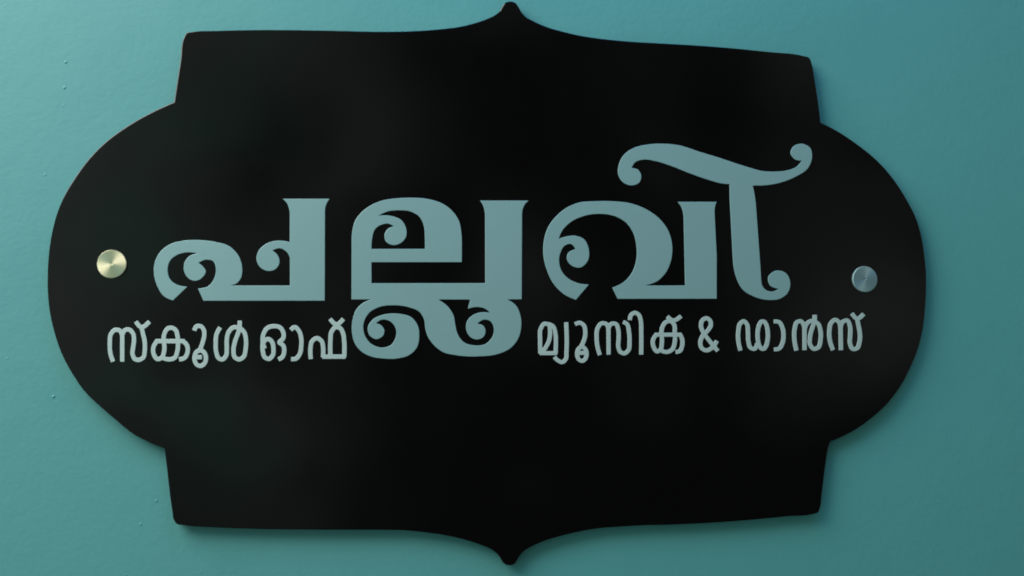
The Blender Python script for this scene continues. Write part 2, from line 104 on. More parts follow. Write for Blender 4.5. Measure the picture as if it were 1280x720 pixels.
 [(59.09,53.14),(54.18,52.87),(51.51,52.66),(48.71,52.23),(47.45,51.92),(45.07,51.15),(42.83,50.24),(40.73,49.22),(38.64,48.02),(36.55,46.59),(34.59,45.02),(32.08,42.66),(30.36,40.77),(28.17,37.97),(26.8,35.85),(25.63,33.65),(24.78,31.56),(24.08,29.35),(23.33,26.03),(22.82,22.58),(22.64,20.11),(22.67,16.54),(22.89,14.07),(23.29,11.6),(23.86,9.14),(24.57,6.68),(25.82,3.14),(27.32,-0.27),(28.52,-2.45),(30.03,-4.68),(31.85,-6.93),(33.89,-9.02),(35.96,-10.76),(38.03,-12.15),(39.96,-13.16),(43.01,-14.42),(45.08,-15.18),(45.22,-15.18),(54.14,-4.78),(54.18,-4.64),(50.41,-4.37),(48.32,-4.07),(46.38,-3.6),(43.75,-2.67),(42.08,-1.9),(41.32,-1.49),(39.7,-0.41),(37.86,1.22),(36.83,2.36),(36.23,3.12),(35.45,4.35),(35.03,5.17),(34.29,7.08),(33.85,8.86),(33.7,9.82),(33.57,11.74),(33.63,13.12),(33.81,14.49),(34.33,16.56),(35.18,18.64),(35.91,20.02),(36.28,20.59),(36.84,21.28),(37.3,21.74),(38,22.23),(39.39,22.85),(40.5,23.13),(41.06,23.19),(42.04,23.09),(42.45,22.93),(42.87,22.66),(43.7,21.83),(44.4,20.84),(45.06,19.75),(42.72,18.88),(41.88,18.5),(40.69,17.76),(40.11,17.2),(39.73,16.64),(39.33,15.67),(39.09,14.57),(39.02,13.46),(39.11,12.5),(39.36,11.68),(39.95,10.59),(40.59,9.77),(41.57,8.81),(42.81,7.93),(44.06,7.39),(44.9,7.15),(46.29,6.91),(46.98,6.88),(47.68,6.91),(48.37,7.03),(49.21,7.32),(49.91,7.7),(50.75,8.3),(51.45,8.92),(52.15,9.67),(52.79,10.48),(53.69,11.94),(54.02,12.7),(54.31,13.67),(54.49,14.64),(54.61,16.58),(54.5,18.51),(54.2,20.3),(53.92,21.4),(53.24,23.33),(52.7,24.42),(52.2,25.25),(51.68,25.93),(50.97,26.65),(50.31,27.15),(49.44,27.65),(48.74,27.97),(46.93,28.57),(44.98,28.95),(43.45,29.06),(41.36,28.88),(38.58,28.33),(36.63,27.8),(33.43,26.7),(33.4,26.74),(34.2,28.83),(34.97,30.58),(35.67,31.89),(36.7,33.42),(37.9,34.84),(39.44,36.36),(40.95,37.65),(42.71,38.92),(43.91,39.67),(46.15,40.83),(48.52,41.83),(50.91,42.66),(52.31,43.07),(54.69,43.64),(57.21,44.05),(59.6,44.29),(61,44.37),(63.81,44.38),(66.63,44.21),(68.17,44.02),(70.84,43.49),(72.25,43.09),(74.36,42.33),(76.57,41.35),(78.58,40.22),(80.26,38.98),(81.25,38.09),(82.81,36.31),(83.61,35.21),(84.88,33.14),(85.9,31.06),(86.34,29.96),(86.97,27.88),(87.43,25.66),(87.77,23.3),(88.06,20.1),(88.1,16.91),(87.94,14.69),(87.57,12.32),(86.99,9.82),(86.17,7.31),(85.11,4.94),(83.86,2.85),(82.37,0.9),(80.83,-0.78),(79.09,-2.33),(77.35,-3.58),(75.56,-4.56),(73.59,-5.44),(70.69,-6.54),(70.7,-6.68),(74.35,-14.22),(144.54,-13.62),(144.6,-13.48),(145.06,17.01),(143.98,46.97),(144.09,49.23),(144.3,50.79),(144.69,52.21),(145.58,54.5),(117.5,53.92),(119.31,51.7),(119.83,50.87),(120.42,49.61),(120.94,48.08),(121.33,46.54),(121.57,44.99),(121.73,43.31),(122.19,-4.5),(122.13,-4.56),(121.99,-4.56),(94.44,-4.85),(94.05,-4.79),(97.42,-3.86),(99.4,-3.18),(100.54,-2.7),(101.68,-2.13),(102.54,-1.61),(104.25,-0.36),(105.11,0.4),(106.45,1.72),(107.7,3.18),(108.4,4.11),(109.06,5.09),(109.71,6.21),(110.67,8.17),(111.18,9.43),(111.58,10.55),(112.27,12.79),(112.58,14.05),(113.01,16.42),(113.27,19.08),(113.32,21.45),(113.26,22.71),(113.01,25.22),(112.81,26.48),(112.52,27.87),(111.87,30.24),(110.91,32.74),(109.94,34.68),(109.29,35.79),(107.88,37.87),(106.45,39.66),(105.59,40.63),(103.6,42.55),(101.45,44.29),(100.23,45.15),(98.06,46.56),(95.26,48.13),(92.11,49.6),(88.72,50.86),(85.32,51.85),(83.48,52.28),(80.51,52.78),(77.41,53.09),(72.75,53.31),(67.95,53.42),(63.31,53.35)]],
 [
 [(101.21,94.47),(98.48,94.16),(93.33,93.31),(90.76,92.72),(88.33,91.95),(86.05,90.94),(83.36,89.46),(81.61,88.23),(80.81,87.56),(80.03,86.78),(78.78,85.25),(78.11,84.25),(77.52,83.24),(76.64,81.39),(76.2,80.26),(75.67,78.42),(75.2,75.88),(75.12,74.89),(75.13,73.91),(75.2,73.07),(75.53,71.67),(75.84,70.84),(76.53,69.45),(77.05,68.62),(77.58,67.94),(78.69,66.84),(80.01,65.96),(80.72,65.61),(81.99,65.12),(83.55,64.78),(84.4,64.73),(85.11,64.76),(86.81,65.07),(87.67,65.34),(88.52,65.69),(89.24,66.08),(89.86,66.53),(90.42,67.11),(91,68.11),(91.28,68.82),(91.59,70.09),(91.67,70.93),(91.62,72.06),(91.5,72.62),(91.14,73.59),(90.77,74.29),(90.2,75.12),(89.52,75.81),(89.04,76.14),(87.91,76.62),(86.77,76.87),(84.93,77.09),(84.9,77.24),(85.74,78.81),(86.5,79.96),(87.24,80.82),(88.24,81.59),(89.52,82.19),(91.09,82.66),(93.38,83.08),(94.38,83.18),(95.52,83.2),(97.8,82.98),(102.23,82.18),(105.08,81.56),(107.94,80.77),(115.23,78.42),(124.82,74.79),(131.14,72.61),(136.03,71.04),(144.25,68.67),(146.85,68.03),(149.45,67.58),(151.63,67.38),(155.24,67.18),(155.21,56.54),(156.8,14.64),(156.97,11.7),(157.15,9.87),(157.43,7.91),(157.79,5.95),(158.26,3.85),(159.19,0.92),(160.07,-1.28),(161.01,-3.26),(162.25,-5.35),(162.97,-6.32),(163.59,-7.03),(164.6,-7.99),(165.59,-8.76),(166.59,-9.44),(168.97,-10.75),(171.33,-11.79),(173.78,-12.68),(176.39,-13.4),(178.99,-13.89),(181.61,-14.15),(184.96,-14.15),(186.85,-14.02),(187.88,-13.89),(189.78,-13.45),(190.81,-13.07),(192.88,-11.98),(194.35,-10.94),(195.44,-9.95),(196.01,-9.28),(196.61,-8.39),(196.99,-7.68),(197.42,-6.69),(197.79,-5.56),(198.17,-3.72),(198.25,-2.74),(198.22,-1.75),(197.91,0.08),(197.61,1.06),(197.22,2.05),(196.71,3.03),(196.26,3.73),(195.57,4.56),(194.91,5.13),(194.27,5.53),(193.54,5.89),(192.67,6.22),(191.65,6.5),(189.9,6.74),(189.02,6.74),(188.14,6.63),(187.26,6.37),(186.38,5.98),(185.44,5.44),(184.6,4.85),(183.79,4.15),(183.01,3.3),(182.52,2.59),(182.17,1.74),(182.06,1.17),(182.03,0.47),(182.2,-1.08),(182.68,-2.62),(183.04,-3.32),(183.43,-3.87),(183.84,-4.29),(184.42,-4.71),(185.28,-5.15),(187.02,-5.71),(189.55,-6.2),(189.63,-6.34),(187.28,-7.52),(185.81,-8.01),(185.22,-8.12),(184.49,-8.17),(183.33,-8.09),(182.6,-7.95),(181.59,-7.65),(180.86,-7.35),(180.29,-7.04),(179.49,-6.44),(178.86,-5.77),(178.33,-5.05),(177.7,-3.93),(177.43,-3.23),(177.26,-2.53),(177.11,-1.13),(176.62,9.28),(174.09,54.51),(173.3,60.61),(172.15,66.57),(178.33,66.76),(182.89,67.15),(187.16,67.84),(189.82,68.41),(192.34,69.07),(196.2,70.31),(198.58,71.23),(200.91,72.23),(203.21,73.36),(206.51,75.12),(208.76,76.39),(209.82,77.06),(210.87,77.84),(211.78,78.63),(212.64,79.55),(213.21,80.29),(213.91,81.31),(214.88,83.06),(215.4,84.23),(215.76,85.25),(216.03,86.26),(216.31,88.15),(216.36,89.3),(216.28,91.17),(216.13,92.18),(215.85,93.18),(215.48,94.04),(215,94.75),(214.54,95.24),(213.94,95.73),(213.07,96.3),(211.45,97.04),(210.57,97.32),(209.68,97.51),(208.64,97.59),(207,97.43),(205.36,97),(204.46,96.64),(203.71,96.25),(202.96,95.74),(202.35,95.19),(201.73,94.39),(201.29,93.65),(200.77,92.49),(200.57,91.76),(200.45,90.75),(200.56,90.04),(200.82,89.32),(201.12,88.76),(201.7,87.91),(202.76,86.8),(203.93,86),(204.67,85.7),(205.7,85.48),(206.89,85.39),(208.67,85.41),(208.73,85.36),(207.13,83.26),(206.11,82.12),(205.16,81.27),(204.41,80.73),(203.51,80.19),(202.61,79.75),(201.57,79.31),(199.78,78.69),(196.8,77.86),(194.43,77.44),(192.07,77.2),(187.34,76.95),(184.69,76.92),(182.05,77),(179.41,77.22),(177.07,77.57),(174,78.29),(162.06,81.6),(147.12,86.12),(134.26,89.58),(124.76,92.58),(120.88,93.59),(118.87,93.97),(116.14,94.33),(111.82,94.68),(108.95,94.77),(106.23,94.75),(103.64,94.65)]]]
SMALL = [
 [
 [(-236.29,-30.79),(-236.58,-31.02),(-237.85,-32.36),(-238.88,-33.31),(-239.41,-33.67),(-240,-33.9),(-240.2,-33.88),(-240.4,-33.77),(-241.01,-33.22),(-241.69,-32.39),(-242.57,-31.17),(-242.87,-30.92),(-244.87,-32.41),(-244.85,-32.62),(-244.68,-32.93),(-243.87,-34.06),(-243.04,-35.09),(-242.05,-36.01),(-241.29,-36.53),(-240.44,-40.04),(-239.74,-42.62),(-239.38,-44.37),(-239.13,-46.44),(-239.05,-48.5),(-239.17,-51.8),(-239.29,-52.94),(-239.5,-53.66),(-239.78,-54.07),(-240.51,-54.68),(-241.19,-55.02),(-241.59,-55.08),(-242.19,-55.03),(-242.69,-54.89),(-242.99,-54.72),(-243.2,-54.48),(-243.47,-53.97),(-243.88,-52.74),(-244.01,-52.02),(-244.01,-51.3),(-243.35,-45.73),(-243.25,-44.39),(-243.32,-42.53),(-243.43,-41.29),(-243.69,-39.95),(-244.14,-38.81),(-244.98,-37.5),(-245.72,-36.65),(-246.61,-35.96),(-247.22,-35.68),(-248.22,-35.47),(-249.11,-35.47),(-250.2,-35.67),(-250.98,-35.99),(-251.57,-36.4),(-252.14,-37.05),(-252.24,-37.06),(-252.65,-36.65),(-253,-36.38),(-253.66,-36.03),(-254.66,-35.74),(-255.46,-35.66),(-256.05,-35.66),(-256.94,-35.81),(-257.62,-36.09),(-258.23,-36.51),(-259.05,-37.34),(-259.66,-38.16),(-260.21,-39.09),(-260.56,-39.92),(-260.79,-40.84),(-260.96,-42.49),(-260.9,-47.94),(-260.67,-50.61),(-260.22,-52.97),(-259.84,-54.31),(-259.34,-55.74),(-258.59,-57.69),(-258.34,-58.05),(-256.1,-57.17),(-256.01,-57.07),(-256.09,-56.66),(-257.26,-53.48),(-257.59,-52.35),(-257.87,-51.02),(-258.07,-49.48),(-258.17,-48.04),(-258.24,-43.31),(-258.2,-42.07),(-258.12,-41.45),(-257.99,-40.94),(-257.79,-40.47),(-257.22,-39.55),(-256.74,-38.97),(-256.26,-38.6),(-255.87,-38.5),(-254.97,-38.55),(-254.57,-38.68),(-254.37,-38.81),(-253.96,-39.38),(-253.4,-40.71),(-252.92,-57.07),(-252.82,-57.59),(-252.72,-57.63),(-250.35,-57.63),(-250.26,-57.58),(-250.23,-57.48),(-250.19,-57.07),(-250.67,-40.7),(-250.33,-39.56),(-249.91,-38.74),(-249.62,-38.49),(-248.93,-38.31),(-248.43,-38.3),(-248.03,-38.37),(-247.52,-38.74),(-247.09,-39.24),(-246.59,-40.02),(-246.42,-40.37),(-246.22,-41.1),(-246.05,-42.64),(-246.01,-44.71),(-246.7,-50.58),(-246.76,-51.61),(-246.73,-52.23),(-246.53,-53.36),(-246.19,-54.49),(-245.74,-55.52),(-245.37,-56.14),(-244.82,-56.78),(-244.41,-57.11),(-243.91,-57.4),(-243.49,-57.57),(-242.7,-57.79),(-241.41,-57.91),(-240.42,-57.76),(-239.44,-57.35),(-238.52,-56.75),(-237.56,-55.82),(-237.04,-54.99),(-236.76,-54.27),(-236.58,-53.45),(-236.44,-52.11),(-236.32,-49.42),(-236.35,-47.05),(-236.55,-44.88),(-236.78,-43.33),(-237.11,-41.89),(-237.97,-38.68),(-238.49,-36.41),(-237.84,-36.06),(-237.26,-35.64),(-236.56,-35.06),(-234.64,-33.08),(-234.36,-32.66),(-234.39,-32.56),(-236.19,-30.77)]],
 [
 [(-222.59,-34.23),(-223.29,-34.39),(-223.88,-34.61),(-224.77,-35.13),(-225.38,-35.71),(-226.1,-36.75),(-226.61,-37.79),(-227.23,-39.45),(-227.49,-40.8),(-227.64,-42.87),(-230.97,-42.9),(-231.4,-42.99),(-231.43,-43.5),(-232.7,-45.37),(-233.25,-46.4),(-233.5,-47.02),(-233.83,-48.37),(-233.95,-49.81),(-233.87,-51.26),(-233.57,-52.7),(-233.03,-54.04),(-232.54,-54.97),(-232.15,-55.59),(-231.76,-56.1),(-231.3,-56.58),(-230.49,-57.12),(-229.78,-57.35),(-229.28,-57.38),(-228.78,-57.34),(-228.29,-57.24),(-227.49,-56.97),(-226.41,-56.36),(-226.37,-56.41),(-226.4,-56.61),(-226.2,-56.74),(-224.59,-57.24),(-223.08,-57.52),(-221.98,-57.54),(-220.58,-57.34),(-219.69,-57.09),(-218.99,-56.8),(-218.2,-56.3),(-217.6,-55.67),(-217.25,-55.16),(-216.95,-54.54),(-216.52,-53.29),(-216.11,-51.64),(-215.93,-50.81),(-215.74,-49.25),(-215.68,-47.7),(-215.71,-45.83),(-215.66,-45.69),(-214.46,-45.69),(-213.48,-46.55),(-212.94,-47.17),(-212.63,-47.69),(-212.37,-48.42),(-212.23,-49.35),(-212.21,-50.28),(-212.32,-51.21),(-212.57,-52.15),(-213,-53.18),(-213.43,-53.81),(-213.74,-54.08),(-214.24,-54.32),(-216.14,-54.76),(-216.35,-54.84),(-216.42,-54.95),(-215.95,-57.43),(-215.87,-57.52),(-215.46,-57.52),(-213.77,-57.17),(-212.77,-56.8),(-211.98,-56.33),(-211.37,-55.77),(-210.71,-54.85),(-210.33,-54.11),(-209.95,-53.13),(-209.63,-51.93),(-209.51,-51.21),(-209.44,-49.96),(-209.47,-49.13),(-209.67,-47.89),(-209.87,-47.16),(-210.16,-46.44),(-210.51,-45.82),(-210.84,-45.35),(-211.53,-44.57),(-212.81,-43.43),(-212.88,-43.33),(-212.92,-42.92),(-213.32,-42.83),(-215.85,-42.83),(-216.07,-41.17),(-216.53,-38.99),(-216.85,-37.85),(-217.11,-37.22),(-217.45,-36.6),(-218.16,-35.78),(-218.64,-35.37),(-219.36,-34.88),(-220.38,-34.4),(-221.39,-34.18),(-222.09,-34.17)],
 [(-222.03,-37.04),(-221.51,-37.03),(-220.9,-37.24),(-220.19,-37.7),(-219.9,-37.96),(-219.68,-38.27),(-219.44,-38.79),(-219.21,-39.62),(-218.77,-41.7),(-218.65,-42.85),(-224.82,-42.86),(-224.82,-41.82),(-224.69,-40.79),(-224.43,-39.85),(-223.91,-38.61),(-223.5,-37.89),(-223.11,-37.45),(-222.61,-37.18)],
 [(-229.6,-45.77),(-227.2,-45.74),(-227,-47.01),(-226.88,-48.66),(-226.96,-50.31),(-227.37,-52.48),(-227.65,-53.41),(-227.88,-53.84),(-228.17,-54.12),(-228.86,-54.44),(-229.36,-54.54),(-229.56,-54.42),(-229.96,-53.93),(-230.64,-52.7),(-231.04,-51.56),(-231.19,-50.43),(-231.13,-48.98),(-230.91,-48.05),(-230.36,-46.92)],
 [(-224.39,-45.76),(-218.47,-45.74),(-218.46,-48.33),(-218.66,-50.3),(-219.16,-52.37),(-219.46,-53.3),(-219.83,-53.92),(-220.26,-54.24),(-221.26,-54.57),(-222.55,-54.71),(-223.26,-54.64),(-223.96,-54.49),(-224.87,-54.24),(-224.95,-54.13),(-224.7,-53.2),(-224.36,-51.55),(-224.21,-50.62),(-224.13,-49.69),(-224.17,-47.72)]],
 [
 [(-205.17,-32.96),(-205.97,-33.19),(-206.37,-33.4),(-206.87,-33.77),(-207.18,-34.12),(-207.53,-34.64),(-207.87,-35.37),(-208.26,-36.52),(-208.32,-36.94),(-208.23,-37.04),(-205.86,-37.88),(-205.65,-37.55),(-205.3,-36.51),(-205,-35.94),(-204.7,-35.8),(-204.19,-35.75),(-203.79,-35.78),(-203.48,-35.91),(-203.17,-36.18),(-202.77,-36.7),(-202.44,-37.27),(-202.2,-37.85),(-202.08,-38.47),(-202.05,-39.3),(-202.15,-41.28),(-202.42,-42.74),(-203.17,-45.55),(-204.28,-48.94),(-205.37,-49.52),(-206.26,-50.29),(-206.91,-51.17),(-207.42,-52.24),(-207.71,-53.14),(-207.86,-53.97),(-207.93,-54.9),(-207.89,-55.94),(-207.66,-57.18),(-207.31,-58.21),(-206.71,-59.35),(-206.06,-60.18),(-205.2,-60.92),(-204.28,-61.43),(-203.37,-61.67),(-202.46,-61.71),(-201.55,-61.56),(-200.95,-61.32),(-200.16,-60.81),(-199.48,-60.18),(-198.88,-59.37),(-198.45,-58.52),(-198.12,-57.58),(-197.94,-56.65),(-197.84,-55.3),(-197.95,-54.26),(-198.14,-53.22),(-198.56,-52.08),(-199.08,-51.13),(-199.7,-50.33),(-200.42,-49.7),(-201.36,-49.08),(-200.49,-46.37),(-199.57,-42.83),(-199.32,-40.96),(-199.27,-39.4),(-199.31,-38.25),(-199.55,-37),(-199.99,-35.96),(-200.34,-35.34),(-200.85,-34.61),(-201.61,-33.81),(-202.23,-33.37),(-202.74,-33.12),(-203.25,-32.98),(-204.16,-32.88)],
 [(-203.31,-51.68),(-202.8,-51.65),(-202.39,-51.76),(-201.9,-52.09),(-201.5,-52.5),(-201.18,-53.02),(-200.87,-53.75),(-200.73,-54.37),(-200.63,-55.2),(-200.77,-56.65),(-200.94,-57.17),(-201.23,-57.79),(-201.53,-58.21),(-201.93,-58.57),(-202.33,-58.8),(-202.73,-58.87),(-203.13,-58.84),(-203.44,-58.73),(-203.85,-58.45),(-204.2,-58.11),(-204.49,-57.69),(-204.75,-57.18),(-205.07,-56.14),(-205.01,-56.04),(-202.19,-56.03),(-201.76,-55.93),(-201.81,-53.33),(-201.85,-53.27),(-202.26,-53.18),(-204.68,-53.19),(-204.75,-53.13),(-204.49,-52.62),(-204.2,-52.25),(-203.7,-51.84)]],
 [
 [(-178.23,-30.73),(-179.66,-30.8),(-179.72,-30.85),(-179.78,-31.27),(-179.7,-33.57),(-179.8,-33.66),(-180.82,-33.57),(-181.54,-33.6),(-182.65,-33.82),(-183.36,-34.13),(-184.36,-34.83),(-185.23,-35.69),(-185.96,-36.64),(-186.64,-37.77),(-186.94,-38.52),(-187.32,-39.88),(-187.56,-41.24),(-187.8,-43.33),(-187.79,-44.89),(-187.61,-47.81),(-187.58,-51.45),(-187.68,-52.49),(-187.82,-53.01),(-188.11,-53.56),(-188.7,-54.35),(-189.1,-54.67),(-189.71,-54.52),(-190.23,-54.26),(-190.53,-53.95),(-190.76,-53.54),(-191.08,-52.6),(-191.68,-50.21),(-191.85,-48.96),(-191.92,-47.61),(-191.93,-42.72),(-191.74,-40.84),(-191.59,-40.21),(-191.27,-39.27),(-190.63,-37.91),(-189.7,-36.24),(-189.6,-35.82),(-191.79,-34.46),(-191.89,-34.5),(-192.13,-34.79),(-193.34,-36.99),(-194.12,-38.87),(-194.46,-40.12),(-194.6,-41.06),(-194.73,-43.25),(-194.71,-47.51),(-194.63,-49.18),(-194.41,-50.74),(-194.22,-51.57),(-193.73,-53.44),(-193.29,-54.69),(-192.91,-55.41),(-192.44,-56.04),(-191.85,-56.55),(-191.38,-56.85),(-190.36,-57.3),(-189.44,-57.51),(-188.63,-57.51),(-188.03,-57.35),(-187.34,-56.97),(-186.66,-56.34),(-186.07,-55.61),(-185.53,-54.78),(-185.16,-53.95),(-184.95,-53.22),(-184.83,-52.38),(-184.79,-51.55),(-184.81,-47.9),(-184.99,-44.88),(-185.01,-43.63),(-184.8,-41.75),(-184.58,-40.5),(-184.31,-39.56),(-184.1,-39.03),(-183.38,-37.94),(-182.87,-37.35),(-182.28,-36.85),(-181.78,-36.58),(-181.27,-36.47),(-180.45,-36.47),(-180.15,-36.51),(-180.1,-36.61),(-180.56,-38.49),(-182.13,-42.89),(-182.86,-45.81),(-183.18,-47.48),(-183.33,-49.15),(-183.24,-51.86),(-183.03,-53.42),(-182.74,-54.36),(-182.39,-55.07),(-181.98,-55.63),(-181.56,-56.05),(-181.06,-56.44),(-180.32,-56.9),(-179.77,-57.17),(-178.89,-57.44),(-178.27,-57.5),(-177.66,-57.45),(-177.06,-57.28),(-176,-56.75),(-175.25,-56.19),(-174.75,-55.75),(-174.35,-55.32),(-173.85,-54.6),(-173.5,-53.82),(-173.13,-52.36),(-172.7,-48.71),(-172.58,-47.14),(-172.55,-45.57),(-172.63,-44),(-173.01,-41.08),(-173.33,-39.61),(-173.6,-38.78),(-173.92,-38.05),(-174.31,-37.36),(-174.73,-36.78),(-175.47,-35.94),(-176.3,-35.18),(-176.93,-34.71),(-176.91,-32.62),(-176.98,-31.15),(-177.09,-30.73),(-177.21,-30.69)],
 [(-177.49,-37.96),(-177.44,-37.96),(-176.89,-38.58),(-176.42,-39.31),(-176.2,-39.83),(-175.9,-40.88),(-175.68,-42.13),(-175.42,-44.22),(-175.36,-45.58),(-175.38,-46.94),(-175.79,-51.12),(-175.98,-52.26),(-176.14,-52.79),(-176.53,-53.46),(-177.01,-53.93),(-177.78,-54.46),(-178.33,-54.63),(-178.85,-54.48),(-179.47,-54.12),(-179.88,-53.77),(-180.16,-53.31),(-180.31,-52.79),(-180.45,-51.75),(-180.53,-49.25),(-180.48,-48.52),(-180.29,-47.27),(-179.63,-44.45),(-179.19,-43.01),(-178.09,-40.05)]],
 [
 [(-157.4,-32.84),(-158.53,-33.04),(-159.76,-33.41),(-160.83,-33.92),(-161.83,-34.66),(-162.43,-35.29),(-163.23,-36.45),(-163.83,-37.6),(-164.32,-38.86),(-164.7,-40.33),(-164.86,-41.8),(-164.87,-43.37),(-164.76,-44.63),(-164.89,-47.56),(-164.83,-49.13),(-164.74,-49.97),(-164.29,-52.47),(-163.89,-53.94),(-163.62,-54.56),(-163.13,-55.32),(-162.6,-55.86),(-161.88,-56.37),(-160.95,-56.83),(-160.12,-57.09),(-159.51,-57.17),(-158.89,-57.14),(-158.28,-56.96),(-157.77,-56.7),(-157.27,-56.33),(-156.62,-55.7),(-155.76,-54.55),(-155.39,-53.82),(-155.13,-52.98),(-154.95,-51.72),(-154.93,-50.36),(-155.06,-47.95),(-155.23,-46.59),(-155.57,-45.23),(-155.87,-44.5),(-156.48,-43.51),(-157.3,-42.51),(-158.01,-41.88),(-158.53,-41.57),(-159.19,-41.34),(-160.12,-41.3),(-160.94,-41.44),(-161.96,-41.82),(-162.01,-41.79),(-162,-41.48),(-161.91,-40.85),(-161.67,-39.9),(-161.06,-38.43),(-160.3,-37.23),(-159.59,-36.56),(-159.08,-36.27),(-158.37,-35.99),(-156.94,-35.7),(-156.11,-35.65),(-155.19,-35.69),(-154.67,-35.76),(-153.84,-35.97),(-153.32,-36.22),(-153.01,-36.45),(-152.49,-37.03),(-152.21,-37.45),(-151.82,-38.18),(-151.63,-38.66),(-151.46,-39.33),(-151.38,-40.07),(-151.4,-40.8),(-151.58,-41.65),(-151.84,-41.96),(-153,-42.91),(-153.5,-43.42),(-153.89,-44.07),(-154.03,-44.8),(-153.93,-45.43),(-153.73,-45.85),(-153.5,-46.17),(-153.03,-46.6),(-151.57,-47.51),(-151.36,-47.69),(-151.1,-48.26),(-150.91,-49.1),(-150.84,-50.04),(-150.93,-51.3),(-151.12,-52.24),(-151.48,-53.18),(-151.67,-53.5),(-151.97,-53.82),(-152.48,-54.13),(-153.5,-54.62),(-153.68,-54.76),(-153.73,-54.86),(-152.71,-57.16),(-152.63,-57.28),(-152.42,-57.25),(-151.61,-56.92),(-150.79,-56.5),(-150.18,-56.08),(-149.76,-55.7),(-149.33,-55.17),(-148.8,-54.23),(-148.52,-53.49),(-148.25,-52.44),(-148.07,-51.29),(-148.01,-50.03),(-148.11,-48.67),(-148.4,-47.41),(-148.69,-46.68),(-149.13,-45.94),(-149.55,-45.48),(-150.54,-44.79),(-150.61,-44.69),(-149.89,-44.09),(-149.38,-43.54),(-149,-42.9),(-148.81,-42.37),(-148.64,-41.63),(-148.54,-40.58),(-148.58,-39.53),(-148.68,-38.8),(-148.95,-37.75),(-149.19,-37.12),(-149.86,-35.86),(-150.67,-34.77),(-151.16,-34.28),(-151.72,-33.85),(-152.34,-33.49),(-152.97,-33.23),(-154.21,-32.91),(-155.55,-32.77)],
 [(-160.02,-44.19),(-159.65,-44.21),(-159.34,-44.47),(-158.79,-45.13),(-158.4,-45.76),(-158.13,-46.49),(-158.02,-47.02),(-157.8,-49.22),(-157.77,-51.42),(-157.82,-51.94),(-158,-52.67),(-158.29,-53.2),(-158.7,-53.72),(-159.14,-54.14),(-159.46,-54.29),(-159.97,-54.15),(-160.49,-53.89),(-160.86,-53.62),(-161.12,-53.26),(-161.28,-52.89),(-161.53,-51.95),(-162.01,-49.12),(-161.98,-49.02),(-160.87,-48.6),(-160.77,-48.49),(-160.85,-48.07),(-161.39,-46.61),(-161.67,-45.67),(-161.28,-44.98),(-160.98,-44.61),(-160.57,-44.36)]],
 [
 [(-143.42,-33.43),(-144.04,-33.64),(-144.86,-34.12),(-146.18,-35.25),(-146.5,-35.67),(-144.69,-37.68),(-144.39,-37.51),(-143.37,-36.62),(-142.86,-36.29),(-142.13,-37.02),(-141.31,-38.18),(-140.91,-38.91),(-140.58,-39.86),(-140.07,-42.17),(-139.88,-43.96),(-139.9,-46.38),(-140.08,-49.11),(-140.34,-50.79),(-140.72,-51.84),(-141.34,-53),(-141.97,-53.84),(-142.24,-54.08),(-142.55,-54.24),(-143.16,-54.37),(-144.61,-54.4),(-144.99,-54.47),(-145.01,-57.09),(-144.94,-57.2),(-144.56,-57.28),(-143.32,-57.27),(-142.5,-57.2),(-141.78,-57.04),(-141.26,-56.85),(-140.59,-56.46),(-140.08,-56.04),(-139.23,-55.03),(-138.62,-54.04),(-138.14,-53.1),(-137.83,-52.36),(-137.61,-51.63),(-137.32,-50.05),(-137.06,-46.58),(-137.04,-43.84),(-137.26,-41.74),(-137.84,-39.11),(-138.28,-37.85),(-138.58,-37.21),(-139.01,-36.48),(-139.92,-35.22),(-140.72,-34.35),(-141.19,-33.96),(-141.87,-33.57),(-142.18,-33.46),(-142.8,-33.36)]],
 [
